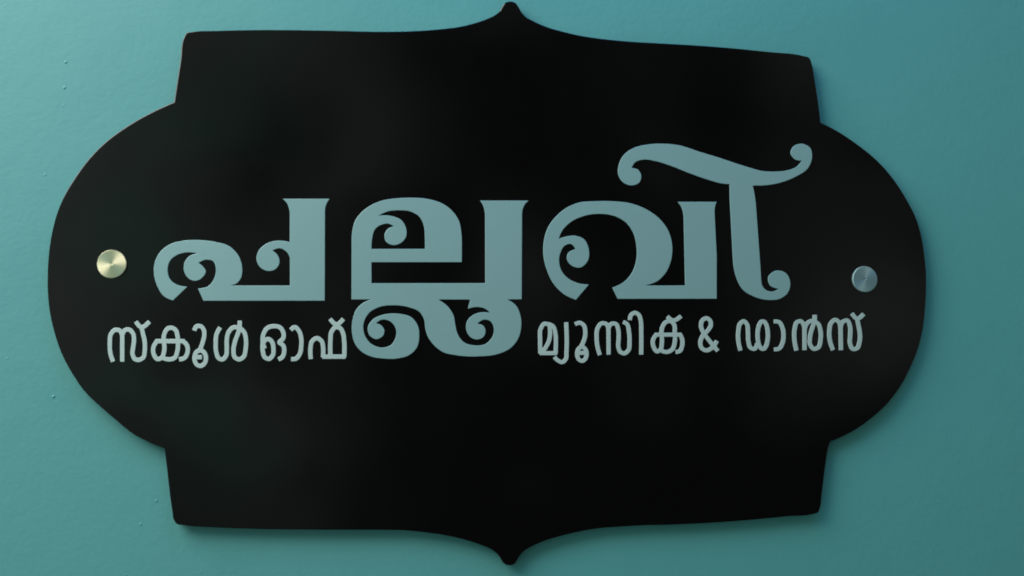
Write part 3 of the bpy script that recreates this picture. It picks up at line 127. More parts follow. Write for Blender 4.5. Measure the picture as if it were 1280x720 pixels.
 [(-112.37,-28.27),(-112.68,-28.5),(-113.81,-29.82),(-114.7,-30.73),(-115.24,-31.16),(-115.78,-31.41),(-116.2,-31.29),(-116.91,-30.75),(-117.78,-29.82),(-118.77,-28.64),(-119.16,-28.35),(-121.17,-30.03),(-121.17,-30.14),(-120.99,-30.45),(-119.42,-32.31),(-118.78,-32.94),(-117.68,-33.82),(-118.24,-34.23),(-118.71,-34.68),(-119.53,-35.74),(-120.39,-37.29),(-120.65,-37.96),(-120.86,-38.81),(-121.02,-40.29),(-121.18,-45.89),(-121.16,-48.74),(-121,-52.64),(-121.1,-52.71),(-122.66,-52.72),(-122.76,-52.71),(-122.81,-52.64),(-122.76,-49.79),(-123.13,-46.32),(-123.37,-45.05),(-123.6,-44.31),(-123.94,-43.58),(-124.29,-43.05),(-124.79,-42.47),(-125.53,-41.81),(-126.68,-41.04),(-127.2,-40.8),(-127.83,-40.62),(-128.45,-40.55),(-129.18,-40.63),(-129.8,-40.82),(-130.42,-41.13),(-131.34,-41.76),(-131.96,-42.31),(-132.64,-43.08),(-133.05,-43.71),(-133.36,-44.45),(-133.55,-45.08),(-133.79,-46.56),(-134.05,-49.19),(-134.08,-50.14),(-133.95,-52.87),(-133.64,-55.6),(-133.5,-56.02),(-130.87,-55.7),(-130.82,-55.28),(-131.12,-52.65),(-131.23,-50.23),(-131.01,-47.39),(-130.8,-45.92),(-130.5,-45.07),(-129.95,-44.4),(-129.03,-43.68),(-128.72,-43.53),(-128.41,-43.46),(-128.1,-43.56),(-127.66,-43.8),(-126.84,-44.48),(-126.41,-45.02),(-126.15,-45.69),(-125.93,-46.85),(-125.62,-49.91),(-125.61,-51.27),(-125.77,-54.33),(-125.71,-54.54),(-125.64,-54.57),(-124.91,-54.64),(-124.86,-54.75),(-124.85,-55.48),(-124.8,-55.54),(-124.28,-55.61),(-110.12,-55.6),(-109.8,-55.55),(-109.64,-55.47),(-109.63,-54.73),(-109.19,-54.72),(-109.06,-54.3),(-108.98,-50.18),(-109,-47.65),(-109.14,-45.01),(-109.64,-40.14),(-109.94,-38.76),(-110.2,-38.02),(-110.85,-36.44),(-111.41,-35.38),(-111.79,-34.85),(-112.3,-34.32),(-112.9,-33.9),(-113.62,-33.59),(-112.83,-32.97),(-112.21,-32.37),(-110.58,-30.5),(-110.33,-30.07)],
 [(-115.98,-36.25),(-115.4,-36.21),(-114.87,-36.26),(-114.35,-36.42),(-114.03,-36.67),(-113.8,-36.98),(-113.42,-37.72),(-112.9,-38.99),(-112.58,-40.04),(-112.32,-41.84),(-111.93,-46.39),(-111.85,-50.19),(-111.89,-52.62),(-111.93,-52.68),(-117.98,-52.71),(-118.08,-52.7),(-118.13,-52.63),(-118.32,-47.25),(-118.28,-44.61),(-118.11,-39.86),(-117.93,-38.9),(-117.37,-37.74),(-116.6,-36.68),(-116.23,-36.36)]],
 [
 [(23.3,-30.27),(22.86,-30.38),(22.18,-30.72),(21.64,-31.16),(20.86,-32.14),(20.47,-32.8),(19.71,-34.32),(19.33,-35.3),(19.08,-36.38),(18.95,-37.58),(18.93,-38.66),(19.04,-41.7),(19.03,-45.92),(19.24,-51.55),(19.33,-51.94),(19.44,-52.01),(20.09,-51.98),(20.13,-52.84),(20.53,-52.96),(31.61,-52.95),(32.05,-52.87),(32.11,-52.82),(32.11,-52.06),(32.17,-51.97),(32.41,-51.95),(32.53,-51.52),(32.67,-47.4),(32.72,-41.32),(32.55,-39.15),(32.01,-36.11),(31.59,-34.48),(31.28,-33.72),(30.75,-32.85),(30.28,-32.31),(29.9,-31.98),(28.91,-31.36),(27.92,-30.92),(26.38,-30.41),(26.16,-30.39),(26.05,-30.51),(25.94,-30.51),(24.62,-30.23),(24.07,-30.19)],
 [(23.81,-32.99),(24.51,-33.01),(25.28,-33.23),(25.54,-33.53),(25.68,-33.96),(25.83,-35.16),(25.93,-37.98),(25.79,-40.04),(25.35,-42.22),(24.96,-43.41),(24.46,-44.6),(23.91,-45.69),(23.26,-46.77),(22.62,-47.68),(21.96,-48.47),(21.89,-48.29),(21.85,-47),(21.84,-41.69),(21.73,-38.65),(21.83,-36.91),(22.03,-36.04),(22.71,-34.52),(23.35,-33.43),(23.63,-33.11)],
 [(28.64,-34.93),(28.69,-34.84),(28.95,-35.47),(29.12,-36.06),(29.65,-38.83),(29.87,-40.46),(29.93,-43.18),(29.78,-50.12),(29.64,-50.19),(24.26,-50.19),(24.19,-50.13),(24.9,-49.26),(25.66,-48.18),(26.67,-46.44),(27.54,-44.49),(28.04,-42.97),(28.42,-41.34),(28.66,-39.6),(28.74,-37.97)]],
 [
 [(39.57,-30.48),(37.25,-30.59),(37.14,-30.65),(37.08,-30.93),(37.35,-38.44),(37.41,-43.33),(37.3,-48.22),(37.14,-51.26),(37.17,-53.75),(37.04,-54.51),(36.75,-55.05),(36.32,-55.59),(35.85,-56.06),(35.41,-56.29),(34.97,-56.19),(34.42,-55.95),(33.21,-55.21),(32.55,-54.62),(31.56,-53.5),(31.23,-53.29),(29.25,-54.95),(29.47,-55.34),(30.26,-56.25),(30.89,-56.9),(31.54,-57.44),(33.13,-58.41),(34.08,-58.82),(34.74,-58.99),(35.4,-59.06),(36.06,-58.99),(36.72,-58.76),(37.62,-58.19),(38.49,-57.35),(39.31,-56.24),(39.67,-55.48),(39.9,-54.61),(40,-53.2),(39.97,-50.82),(40.19,-45.82),(40.21,-40.82),(39.89,-30.91),(39.79,-30.48)]],
 [
 [(46.88,-29.5),(46.1,-29.7),(45.21,-30.04),(44.33,-30.45),(43.97,-30.73),(45.09,-33.05),(45.42,-32.99),(46.98,-32.34),(47.64,-32.22),(48.09,-32.35),(48.53,-32.6),(49.08,-33.04),(49.52,-33.51),(49.88,-34.19),(50.15,-35.5),(50.28,-37.68),(50.2,-38.99),(49.98,-40.3),(49.64,-41.61),(49.28,-42.7),(48.64,-44.12),(47.5,-46.3),(46.6,-46.95),(45.92,-47.64),(45.47,-48.27),(45,-49.24),(44.68,-50.22),(44.53,-51.09),(44.46,-52.07),(44.5,-52.93),(44.69,-54.02),(45.05,-55.1),(45.49,-55.97),(46.1,-56.77),(46.87,-57.45),(47.7,-57.92),(48.53,-58.15),(49.52,-58.18),(50.3,-58.04),(50.96,-57.76),(51.63,-57.32),(52.3,-56.71),(52.86,-55.96),(53.26,-55.2),(53.62,-54.22),(53.8,-53.35),(53.92,-52.05),(53.85,-51.07),(53.63,-49.87),(53.32,-49),(52.89,-48.16),(52.34,-47.43),(51.68,-46.82),(50.72,-46.18),(51.47,-44.72),(51.96,-43.56),(52.39,-42.25),(52.75,-40.83),(53.08,-38.54),(53.1,-37.12),(53.02,-35.71),(52.85,-34.4),(52.5,-33.09),(52.13,-32.33),(51.77,-31.78),(51.38,-31.35),(50.25,-30.37),(49.21,-29.77),(48.65,-29.57),(48.1,-29.46),(47.54,-29.43)],
 [(48.81,-48.8),(49.34,-48.73),(49.79,-48.9),(50.34,-49.42),(50.66,-49.99),(47.76,-49.99),(48.13,-49.34),(48.47,-49.01)],
 [(47.33,-52.82),(50.65,-52.78),(50.99,-52.73),(51.03,-52.81),(50.84,-53.68),(50.36,-54.66),(49.76,-55.25),(49.53,-55.37),(49.2,-55.42),(48.87,-55.39),(48.65,-55.29),(48.28,-54.99),(48,-54.67),(47.53,-53.69)]],
 [
 [(85.77,-22.41),(84.76,-22.76),(83.85,-23.29),(83.06,-23.95),(82.46,-24.65),(82.09,-25.32),(81.73,-26.31),(81.44,-27.74),(81.37,-28.62),(81.45,-28.71),(84.03,-29.05),(84.17,-28.71),(84.51,-26.95),(84.78,-26.29),(85.04,-25.96),(85.42,-25.62),(85.86,-25.34),(86.26,-25.18),(86.42,-25.16),(86.76,-25.27),(87.52,-25.72),(87.99,-26.13),(88.37,-26.71),(88.64,-27.47),(89.1,-29.67),(89.22,-30.33),(89.32,-31.76),(89.35,-41.76),(89.16,-52.17),(89.22,-52.43),(89.33,-52.49),(91.91,-52.5),(92.01,-52.05),(92.19,-43.83),(92.2,-32.4),(92.07,-29.98),(91.69,-27.9),(91.38,-26.58),(90.92,-25.37),(90.54,-24.71),(89.97,-24.05),(88.92,-23.22),(87.91,-22.67),(86.9,-22.38),(86.34,-22.34)],
 [(78.64,-28.94),(77.55,-31.17),(77.57,-31.28),(77.84,-31.47),(78.96,-32.02),(79.51,-32.37),(79.85,-32.73),(80.07,-33.13),(80.38,-34.33),(80.96,-38.83),(81.09,-41.35),(80.96,-46.82),(80.77,-48.03),(80.61,-48.47),(80.33,-48.9),(79.94,-49.35),(79.35,-49.89),(78.82,-50.22),(78.48,-50.29),(77.81,-50.12),(77.03,-49.7),(76.69,-49.33),(76.41,-48.69),(76,-47.06),(75.89,-45.96),(76.26,-41.91),(76.37,-38.63),(76.31,-36.87),(76.07,-35.34),(75.47,-32.82),(75.22,-32.17),(74.89,-31.51),(74.39,-30.85),(73.7,-30.32),(73.03,-30.04),(72.03,-29.82),(70.91,-29.77),(69.9,-29.91),(69.23,-30.13),(68.56,-30.54),(67.88,-31.22),(67.22,-30.58),(66.77,-30.26),(66.22,-29.99),(65.66,-29.82),(64.43,-29.65),(63.54,-29.68),(62.87,-29.78),(62.31,-29.94),(61.53,-30.36),(60.96,-30.82),(60.07,-31.9),(59.14,-33.56),(58.57,-34.88),(58.31,-35.86),(58.15,-36.85),(58.06,-38.7),(58.1,-41.98),(58.18,-43.61),(58.43,-45.9),(58.72,-47.65),(59.19,-49.61),(60.18,-52.82),(60.4,-53.24),(62.94,-52.43),(62.89,-52),(61.75,-48.18),(61.25,-45.57),(60.96,-42.62),(60.92,-37.93),(60.99,-37.05),(61.23,-35.85),(61.91,-34.32),(62.43,-33.44),(62.97,-32.78),(63.3,-32.56),(63.75,-32.46),(64.31,-32.44),(64.86,-32.51),(65.2,-32.62),(65.4,-32.77),(65.82,-33.42),(66.34,-34.84),(66.37,-52.1),(66.49,-52.54),(69.08,-52.53),(69.18,-52.31),(69.2,-34.83),(69.65,-33.73),(70.01,-33.07),(70.33,-32.72),(70.78,-32.58),(71.34,-32.57),(71.9,-32.64),(72.23,-32.75),(72.42,-32.95),(72.75,-33.71),(73.29,-36.01),(73.48,-37.22),(73.52,-38.64),(73.38,-42.36),(73.07,-45.21),(73.07,-46.74),(73.3,-48.05),(73.7,-49.57),(74.12,-50.56),(74.46,-51.1),(74.94,-51.65),(75.33,-51.96),(76.34,-52.55),(77.23,-52.88),(77.78,-53.01),(78.34,-53.08),(78.9,-53.06),(79.69,-52.88),(80.7,-52.36),(81.62,-51.63),(82.72,-50.43),(83.19,-49.66),(83.55,-48.68),(83.72,-47.8),(83.84,-46.16),(83.94,-42.1),(83.88,-39.47),(83.7,-37.61),(83.18,-33.66),(83.01,-32.89),(82.71,-32.02),(82.31,-31.25),(81.68,-30.48),(80.99,-29.94),(80.1,-29.42),(79.09,-28.95),(78.76,-28.86)]],
 [
 [(118.23,-24.76),(117.89,-24.93),(116.39,-26.11),(115.13,-26.96),(114.1,-27.42),(113.65,-27.49),(113.2,-27.44),(112.55,-27.12),(111.82,-26.57),(110.5,-25.36),(110.16,-25.22),(108.34,-27.03),(108.31,-27.15),(108.43,-27.33),(109.14,-28.02),(109.1,-28.09),(107.85,-28.56),(107.25,-28.92),(106.71,-29.35),(105.79,-30.38),(104.84,-31.91),(104.27,-33.13),(103.98,-34.01),(103.72,-35.33),(103.55,-37.21),(103.46,-37.32),(100.63,-37.33),(100.14,-37.44),(100.11,-37.99),(98.71,-39.76),(98.1,-40.75),(97.8,-41.41),(97.43,-42.73),(97.32,-44.27),(97.44,-45.58),(97.58,-46.35),(97.8,-47.12),(98.22,-48.22),(98.73,-49.31),(99.33,-50.3),(99.82,-50.86),(100.38,-51.3),(100.71,-51.46),(101.39,-51.66),(101.95,-51.66),(102.4,-51.59),(103.42,-51.26),(104.67,-50.54),(104.74,-50.62),(104.57,-51.17),(104.89,-51.35),(106.92,-51.88),(107.93,-52.01),(108.61,-52.03),(109.63,-51.9),(110.42,-51.68),(111.56,-51.22),(112.62,-50.6),(113.5,-49.9),(114.14,-49.17),(114.6,-48.4),(114.97,-47.51),(115.38,-46.08),(115.8,-43.88),(115.99,-42.22),(116.02,-40.13),(116.11,-40.07),(117.25,-40.07),(117.36,-40.16),(117.66,-40.78),(118.1,-41.89),(118.29,-42.66),(118.4,-43.98),(118.34,-44.97),(118.17,-45.96),(117.81,-47.18),(117.49,-48.02),(117.14,-48.61),(116.91,-48.8),(116.57,-48.94),(114.98,-49.23),(114.67,-49.39),(115.01,-51.92),(115.4,-51.98),(116.2,-51.88),(116.99,-51.73),(117.83,-51.47),(118.7,-51),(119.18,-50.59),(119.63,-50.04),(119.96,-49.48),(120.4,-48.49),(120.82,-47.17),(121.13,-45.84),(121.27,-44.63),(121.28,-43.42),(121.22,-42.65),(121.02,-41.54),(120.71,-40.55),(120.24,-39.45),(119.57,-38.13),(119.24,-37.8),(119.21,-37.35),(118.76,-37.25),(115.92,-37.26),(115.89,-36.71),(115.98,-34.39),(115.86,-32.74),(115.55,-31.63),(115.2,-30.92),(114.71,-30.2),(115.78,-29.79),(117.27,-28.95),(118.89,-27.74),(119.68,-27.1),(119.9,-26.85),(119.93,-26.74)],
 [(110.09,-30.78),(110.89,-30.73),(111.23,-30.79),(111.45,-30.92),(111.9,-31.32),(112.27,-31.76),(112.65,-32.31),(112.87,-32.75),(113.01,-33.3),(113.08,-34.41),(112.97,-37.27),(106.51,-37.3),(106.44,-37.19),(106.46,-36.86),(106.68,-35.1),(106.96,-34.1),(107.37,-33.22),(108.05,-32.11),(108.61,-31.45),(109.18,-31.05)],
 [(101.96,-40.18),(102.07,-40.13),(103.65,-40.12),(103.76,-40.18),(103.88,-42.82),(103.81,-44.25),(103.53,-46.67),(103.28,-47.87),(103.12,-48.15),(102.89,-48.36),(102.32,-48.68),(101.87,-48.84),(101.68,-48.65),(101.28,-47.99),(100.54,-46.23),(100.3,-45.25),(100.2,-44.15),(100.27,-43.16),(100.48,-42.39),(101.1,-41.29)],
 [(106.66,-40.17),(106.82,-40.11),(113.05,-40.09),(113.11,-40.14),(113.13,-41.46),(113.05,-42.78),(112.57,-45.43),(112.19,-46.75),(111.81,-47.52),(111.3,-48.07),(110.34,-48.69),(109.43,-49.06),(108.75,-49.21),(108.19,-49.22),(107.17,-49.06),(106.03,-48.75),(106.31,-47.54),(106.69,-44.35),(106.77,-42.7)]],
 [
 [(136.29,-25.81),(135.71,-25.98),(134.79,-26.41),(134.15,-26.83),(133.36,-27.5),(132.95,-27.95),(132.57,-28.51),(132.25,-29.17),(131.91,-30.28),(131.74,-31.39),(131.69,-32.17),(131.74,-33.28),(131.86,-33.94),(132.45,-35.71),(133.55,-38.03),(132.72,-39.14),(132.12,-40.25),(131.61,-41.39),(131.21,-42.68),(131.04,-43.9),(131.04,-44.67),(131.15,-45.88),(131.47,-47.21),(131.74,-47.87),(132.11,-48.53),(132.56,-49.08),(132.92,-49.41),(134,-50.13),(134.91,-50.54),(135.48,-50.72),(136.05,-50.85),(136.73,-50.91),(137.41,-50.87),(138.22,-50.68),(138.79,-50.48),(139.94,-49.92),(141.91,-48.61),(143.42,-50.38),(143.82,-50.71),(145.91,-49.05),(145.91,-48.94),(145.72,-48.61),(143.88,-46.4),(145.41,-43.94),(145.58,-43.52),(145.54,-43.42),(143.26,-42.2),(143.15,-42.25),(142.91,-42.53),(141.97,-44.09),(141.86,-44.02),(137.54,-38.67),(137.33,-38.34),(138.61,-37.12),(140.14,-35.23),(140.85,-34.23),(141.36,-33.23),(141.59,-32.45),(141.71,-31.34),(141.65,-30.12),(141.4,-29.01),(141.11,-28.34),(140.57,-27.57),(140.05,-27.05),(139.26,-26.47),(138.35,-26.01),(137.66,-25.8),(136.98,-25.73)],
 [(136.82,-28.59),(137.16,-28.62),(137.62,-28.85),(138.07,-29.18),(138.45,-29.58),(138.63,-29.99),(138.76,-30.58),(138.76,-31.69),(138.64,-32.24),(138.13,-33.14),(136.45,-35.25),(135.8,-35.89),(135.69,-35.79),(135.19,-34.7),(134.73,-33.37),(134.61,-32.48),(134.68,-31.27),(134.96,-30.15),(135.3,-29.6),(136.01,-28.99)],
 [(135.22,-40.57),(135.28,-40.5),(140.06,-46.41),(138.49,-47.49),(137.34,-48.01),(136.77,-48.09),(136.31,-48.01),(135.75,-47.81),(135.18,-47.51),(134.84,-47.27),(134.58,-46.98),(134.38,-46.65),(134.15,-45.99),(134.02,-45.32),(133.94,-44.44),(134.06,-43.22),(134.52,-41.9)]],
 [
 [(163.3,-27.72),(162.72,-27.91),(161.78,-28.44),(160.97,-29.1),(160.14,-29.95),(159.7,-30.54),(159.32,-31.33),(159.05,-32.11),(158.74,-33.67),(158.23,-37.78),(158.16,-39.78),(158.23,-41.78),(158.42,-43.78),(158.66,-45.33),(159.29,-48.11),(159.67,-49.55),(159.81,-49.84),(159.92,-49.93),(162.53,-49.21),(162.5,-48.76),(161.66,-45.32),(161.33,-43.33),(161.12,-40.66),(161.17,-37.88),(161.66,-33.98),(161.88,-32.87),(162.06,-32.31),(162.29,-31.87),(162.56,-31.53),(163.17,-30.97),(163.71,-30.58),(163.83,-30.59),(164.05,-30.81),(164.71,-31.63),(165.03,-32.19),(165.17,-32.63),(165.31,-33.74),(165.41,-37.53),(165.37,-40.64),(165.45,-42.31),(166.05,-45.98),(166.23,-46.64),(166.55,-47.42),(167.06,-48.2),(167.78,-48.84),(168.58,-49.28),(169.5,-49.61),(170.42,-49.8),(170.88,-49.83),(171.46,-49.77),(172.39,-49.4),(172.96,-48.96),(173.35,-48.52),(173.93,-47.57),(174.6,-48.56),(174.96,-48.96),(175.4,-49.32),(175.97,-49.6),(176.78,-49.78),(177.71,-49.79),(178.64,-49.6),(179.26,-49.28),(179.93,-48.69),(180.48,-47.94),(181.25,-46.6),(181.66,-45.6),(181.96,-44.6),(182.39,-42.7),(182.57,-41.47),(182.71,-39.8),(182.77,-38.68),(182.68,-36),(182.54,-34.77),(182.19,-32.88),(181.93,-31.87),(181.55,-30.87),(180.88,-29.61),(180.43,-28.93),(180.08,-28.53),(179.67,-28.2),(178.82,-27.82),(177.78,-27.68),(177.08,-27.73),(176.62,-27.83),(175.8,-28.19),(175.09,-28.82),(174.54,-29.57),(173.78,-30.91),(173.36,-31.92),(172.95,-33.37),(172.54,-35.38),(172.35,-37.05),(172.27,-38.84),(172.31,-40.95),(172.48,-42.62),(172.73,-44.07),(172.6,-44.12),(172.26,-44.04),(172.16,-44.18),(171.37,-46.19),(171.05,-46.77),(170.82,-46.98),(170.01,-46.76),(169.41,-46.41),(169.05,-45.75),(168.79,-44.64),(168.38,-41.97),(168.32,-41.19),(168.36,-37.29),(168.25,-33.51),(168.05,-31.95),(167.77,-31.06),(167.35,-30.28),(166.79,-29.5),(166.17,-28.78),(165.49,-28.19),(164.85,-27.84),(164.34,-27.69),(163.99,-27.65)],
 [(177.44,-30.56),(177.89,-30.55),(178.07,-30.71),(178.8,-32),(179.1,-32.78),(179.39,-34.01),(179.66,-35.68),(179.8,-38.69),(179.56,-41.71),(178.98,-44.38),(178.6,-45.39),(178,-46.43),(177.65,-46.92),(177.41,-46.97),(177.07,-46.92),(176.91,-46.73),(176.17,-45.39),(175.93,-44.73),(175.66,-43.61),(175.36,-41.83),(175.22,-39.27),(175.26,-37.71),(175.39,-36.26),(175.55,-35.25),(175.93,-33.58),(176.42,-32.13),(177.06,-31.01)]],
 [
 [(185.83,-27.8),(185.74,-27.92),(185.75,-30.49),(186.13,-30.57),(187.76,-30.59),(188.57,-30.74),(189.14,-31.17),(189.71,-32.02),(190.39,-33.6),(190.88,-35.16),(191.05,-36.28),(191.14,-38.07),(191.07,-40.64),(190.79,-42.43),(190.36,-43.77),(189.49,-45.67),(188.95,-46.43),(188.36,-46.88),(187.54,-47.11),(185.79,-47.3),(185.56,-47.36),(185.41,-47.46),(185.58,-50.03),(185.74,-50.09),(186.08,-50.11),(188.07,-49.89),(189,-49.66),(189.59,-49.44),(190.17,-49.13),(190.77,-48.69),(191.24,-48.2),(191.74,-47.56),(192.15,-46.89),(192.75,-45.66),(193.41,-43.98),(193.67,-43.09),(193.83,-42.3),(194.04,-40.74),(194.12,-37.94),(194,-35.82),(193.62,-33.81),(192.65,-31.24),(191.96,-30),(191.47,-29.34),(190.71,-28.62),(190.02,-28.2),(189.44,-27.99),(188.63,-27.81),(187.93,-27.74),(186.3,-27.72)]],
 [
 [(214.41,-24.29),(214.29,-24.66),(214.23,-27.05),(213.17,-27.13),(212.46,-27.3),(211.15,-27.82),(209.83,-28.62),(208.89,-29.41),(208.52,-29.82),(208.41,-29.86),(207.62,-28.75),(206.81,-27.97),(206.34,-27.69),(205.88,-27.51),(205.06,-27.37),(204.47,-27.39),(203.77,-27.52),(202.46,-27.99),(201.99,-28.25),(201.4,-28.71),(200.72,-29.57),(200.38,-30.25),(200.1,-31.03),(199.21,-34.74),(199.04,-35.86),(198.89,-37.99),(198.96,-41.12),(199.22,-44.03),(199.64,-46.6),(200.21,-49.28),(200.36,-49.7),(200.47,-49.79),(203.06,-49.23),(203.15,-49.16),(203.14,-48.71),(202.43,-45.25),(202.08,-42.79),(201.89,-39.88),(201.92,-36.96),(202.15,-35.17),(202.8,-32.36),(203.11,-31.35),(203.34,-30.9),(203.58,-30.65),(204.05,-30.41),(204.64,-30.25),(204.88,-30.23),(205.15,-30.44),(205.91,-31.51),(206.34,-32.46),(206.52,-33.47),(206.56,-35.04),(206.26,-48.7),(206.33,-49.12),(206.45,-49.16),(209.14,-49.13),(209.24,-48.7),(209.55,-35.14),(209.65,-34.69),(210.14,-32.89),(210.48,-32.1),(210.77,-31.65),(211.31,-31.11),(212.03,-30.6),(212.86,-30.18),(213.45,-30),(213.52,-30.06),(212.77,-31.86),(211.33,-35.91),(210.81,-37.71),(210.56,-38.83),(210.15,-41.97),(210.08,-43.54),(210.15,-44.44),(210.29,-45.11),(210.59,-46.01),(211.48,-47.57),(212.32,-48.6),(212.78,-49.01),(213.36,-49.38),(214.06,-49.65),(214.64,-49.73),(215.46,-49.7),(216.1,-49.58),(216.76,-49.37),(217.83,-48.9),(218.91,-48.19),(219.44,-47.66),(219.96,-46.88),(220.34,-45.98),(220.75,-44.41),(221.26,-41.37),(221.46,-39.58),(221.51,-37.89),(221.4,-36.2),(220.85,-33.17),(220.32,-31.49),(220.01,-30.81),(219.53,-30.03),(218.94,-29.36),(218.44,-28.91),(217.16,-28.02),(217.28,-26.21),(217.28,-24.64),(217.22,-24.3),(217.12,-24.2)],
 [(216.36,-31.06),(216.76,-31.39),(217.29,-32.11),(217.57,-32.74),(217.91,-33.86),(218.42,-36.67),(218.51,-38.02),(218.46,-39.59),(218.29,-41.05),(217.82,-43.85),(217.64,-44.64),(217.33,-45.54),(217.02,-45.99),(216.48,-46.38),(215.65,-46.74),(214.94,-46.88),(214.71,-46.77),(214.25,-46.31),(213.8,-45.65),(213.37,-44.88),(213.12,-43.98),(213.07,-43.42),(213.13,-42.19),(213.51,-39.27),(213.91,-37.59),(215.55,-32.86),(216.26,-31.17)]],
 [
 [(244.4,-22.35),(242.06,-23.87),(242.18,-24.21),(242.67,-24.93),(244.02,-26.68),(244.73,-27.36),(245.73,-28.03),(247,-34.35),(247.2,-35.71),(247.37,-38.08),(247.35,-40.67),(247.16,-42.14),(246.97,-42.93),(246.41,-44.96),(245.88,-46.2),(245.66,-46.48),(245.3,-46.68),(244.58,-46.84),(243.87,-46.86),(243.53,-46.41),(243.03,-44.86),(242.77,-43.62),(242.7,-42.61),(243.12,-39.11),(243.38,-35.16),(243.37,-33.35),(243.24,-32.34),(242.6,-29.86),(242.08,-28.5),(241.64,-27.79),(241.07,-27.2),(240.36,-26.82),(239.54,-26.65),(238.82,-26.67),(237.75,-26.88),(236.38,-27.41),(235.83,-27.72),(235.35,-28.1),(234.86,-28.61),(233.82,-27.58),(233.13,-27.05),(232.54,-26.71),(231.49,-26.32),(230.9,-26.26),(230.19,-26.34),(229.35,-26.65),(228.39,-27.25),(227.16,-28.36),(226.24,-29.5),(225.77,-30.4),(225.45,-31.3),(225.23,-32.21),(224.97,-33.9),(224.69,-36.37),(224.62,-38.28),(224.7,-40.2),(224.91,-41.99),(225.25,-43.79),(225.7,-45.42),(227.03,-49.06),(227.2,-49.4),(227.37,-49.56),(229.9,-48.6),(229.97,-48.49),(229.91,-48.16),(228.78,-45.13),(228.17,-42.99),(227.89,-41.53),(227.71,-39.96),(227.64,-37.37),(228.06,-33.43),(228.34,-32.08),(228.57,-31.4),(228.8,-30.95),(229.38,-30.25),(230.23,-29.48),(230.82,-29.16),(231.29,-29.39),(231.76,-29.74),(232.43,-30.48),(232.79,-31.38),(232.99,-32.5),(233.11,-33.74),(233.01,-48.6),(233.08,-49.05),(233.16,-49.12),(235.88,-49.07),(235.97,-48.93),(236.03,-48.48),(236.13,-33.5),(236.57,-31.7),(236.87,-30.9),(237.13,-30.45),(237.33,-30.22),(237.79,-29.92),(238.51,-29.65),(239.11,-29.53),(239.22,-29.61),(239.37,-29.87),(239.7,-30.78),(240.15,-32.47),(240.35,-33.71),(240.35,-35.17),(240.11,-38.9),(239.72,-41.83),(239.69,-43.4),(239.81,-44.3),(240.24,-46.22),(240.77,-47.68),(241.25,-48.47),(241.91,-49.14),(242.73,-49.57),(243.32,-49.7),(243.91,-49.75),(244.86,-49.69),(245.46,-49.6),(246.78,-49.17),(247.71,-48.56),(248.39,-47.77),(248.78,-47.1),(249.11,-46.31),(249.9,-43.6),(250.29,-41.68),(250.43,-39.76),(250.34,-36.93),(250.12,-34.56),(248.84,-28.01),(250.11,-27.21),(250.84,-26.64),(252.79,-24.8),(253.1,-24.36),(251.06,-22.53),(250.7,-22.77),(249.38,-24.04),(248.38,-24.89),(247.65,-25.33),(247.41,-25.42),(247.17,-25.42),(246.71,-25.11),(246.34,-24.74),(244.74,-22.6)]]]
CAPS = [(-259.78,5.43),(253.26,1.2)]

# ------------------------------------------------------------------ materials
def mat(name, color, rough=0.5, metal=0.0, **kw):
    m = bpy.data.materials.new(name)
    m.use_nodes = True
    b = m.node_tree.nodes['Principled BSDF']
    b.inputs['Base Color'].default_value = (*color, 1)
    b.inputs['Roughness'].default_value = rough
    b.inputs['Metallic'].default_value = metal
    for k, v in kw.items():
        b.inputs[k].default_value = v
    return m, m.node_tree, b

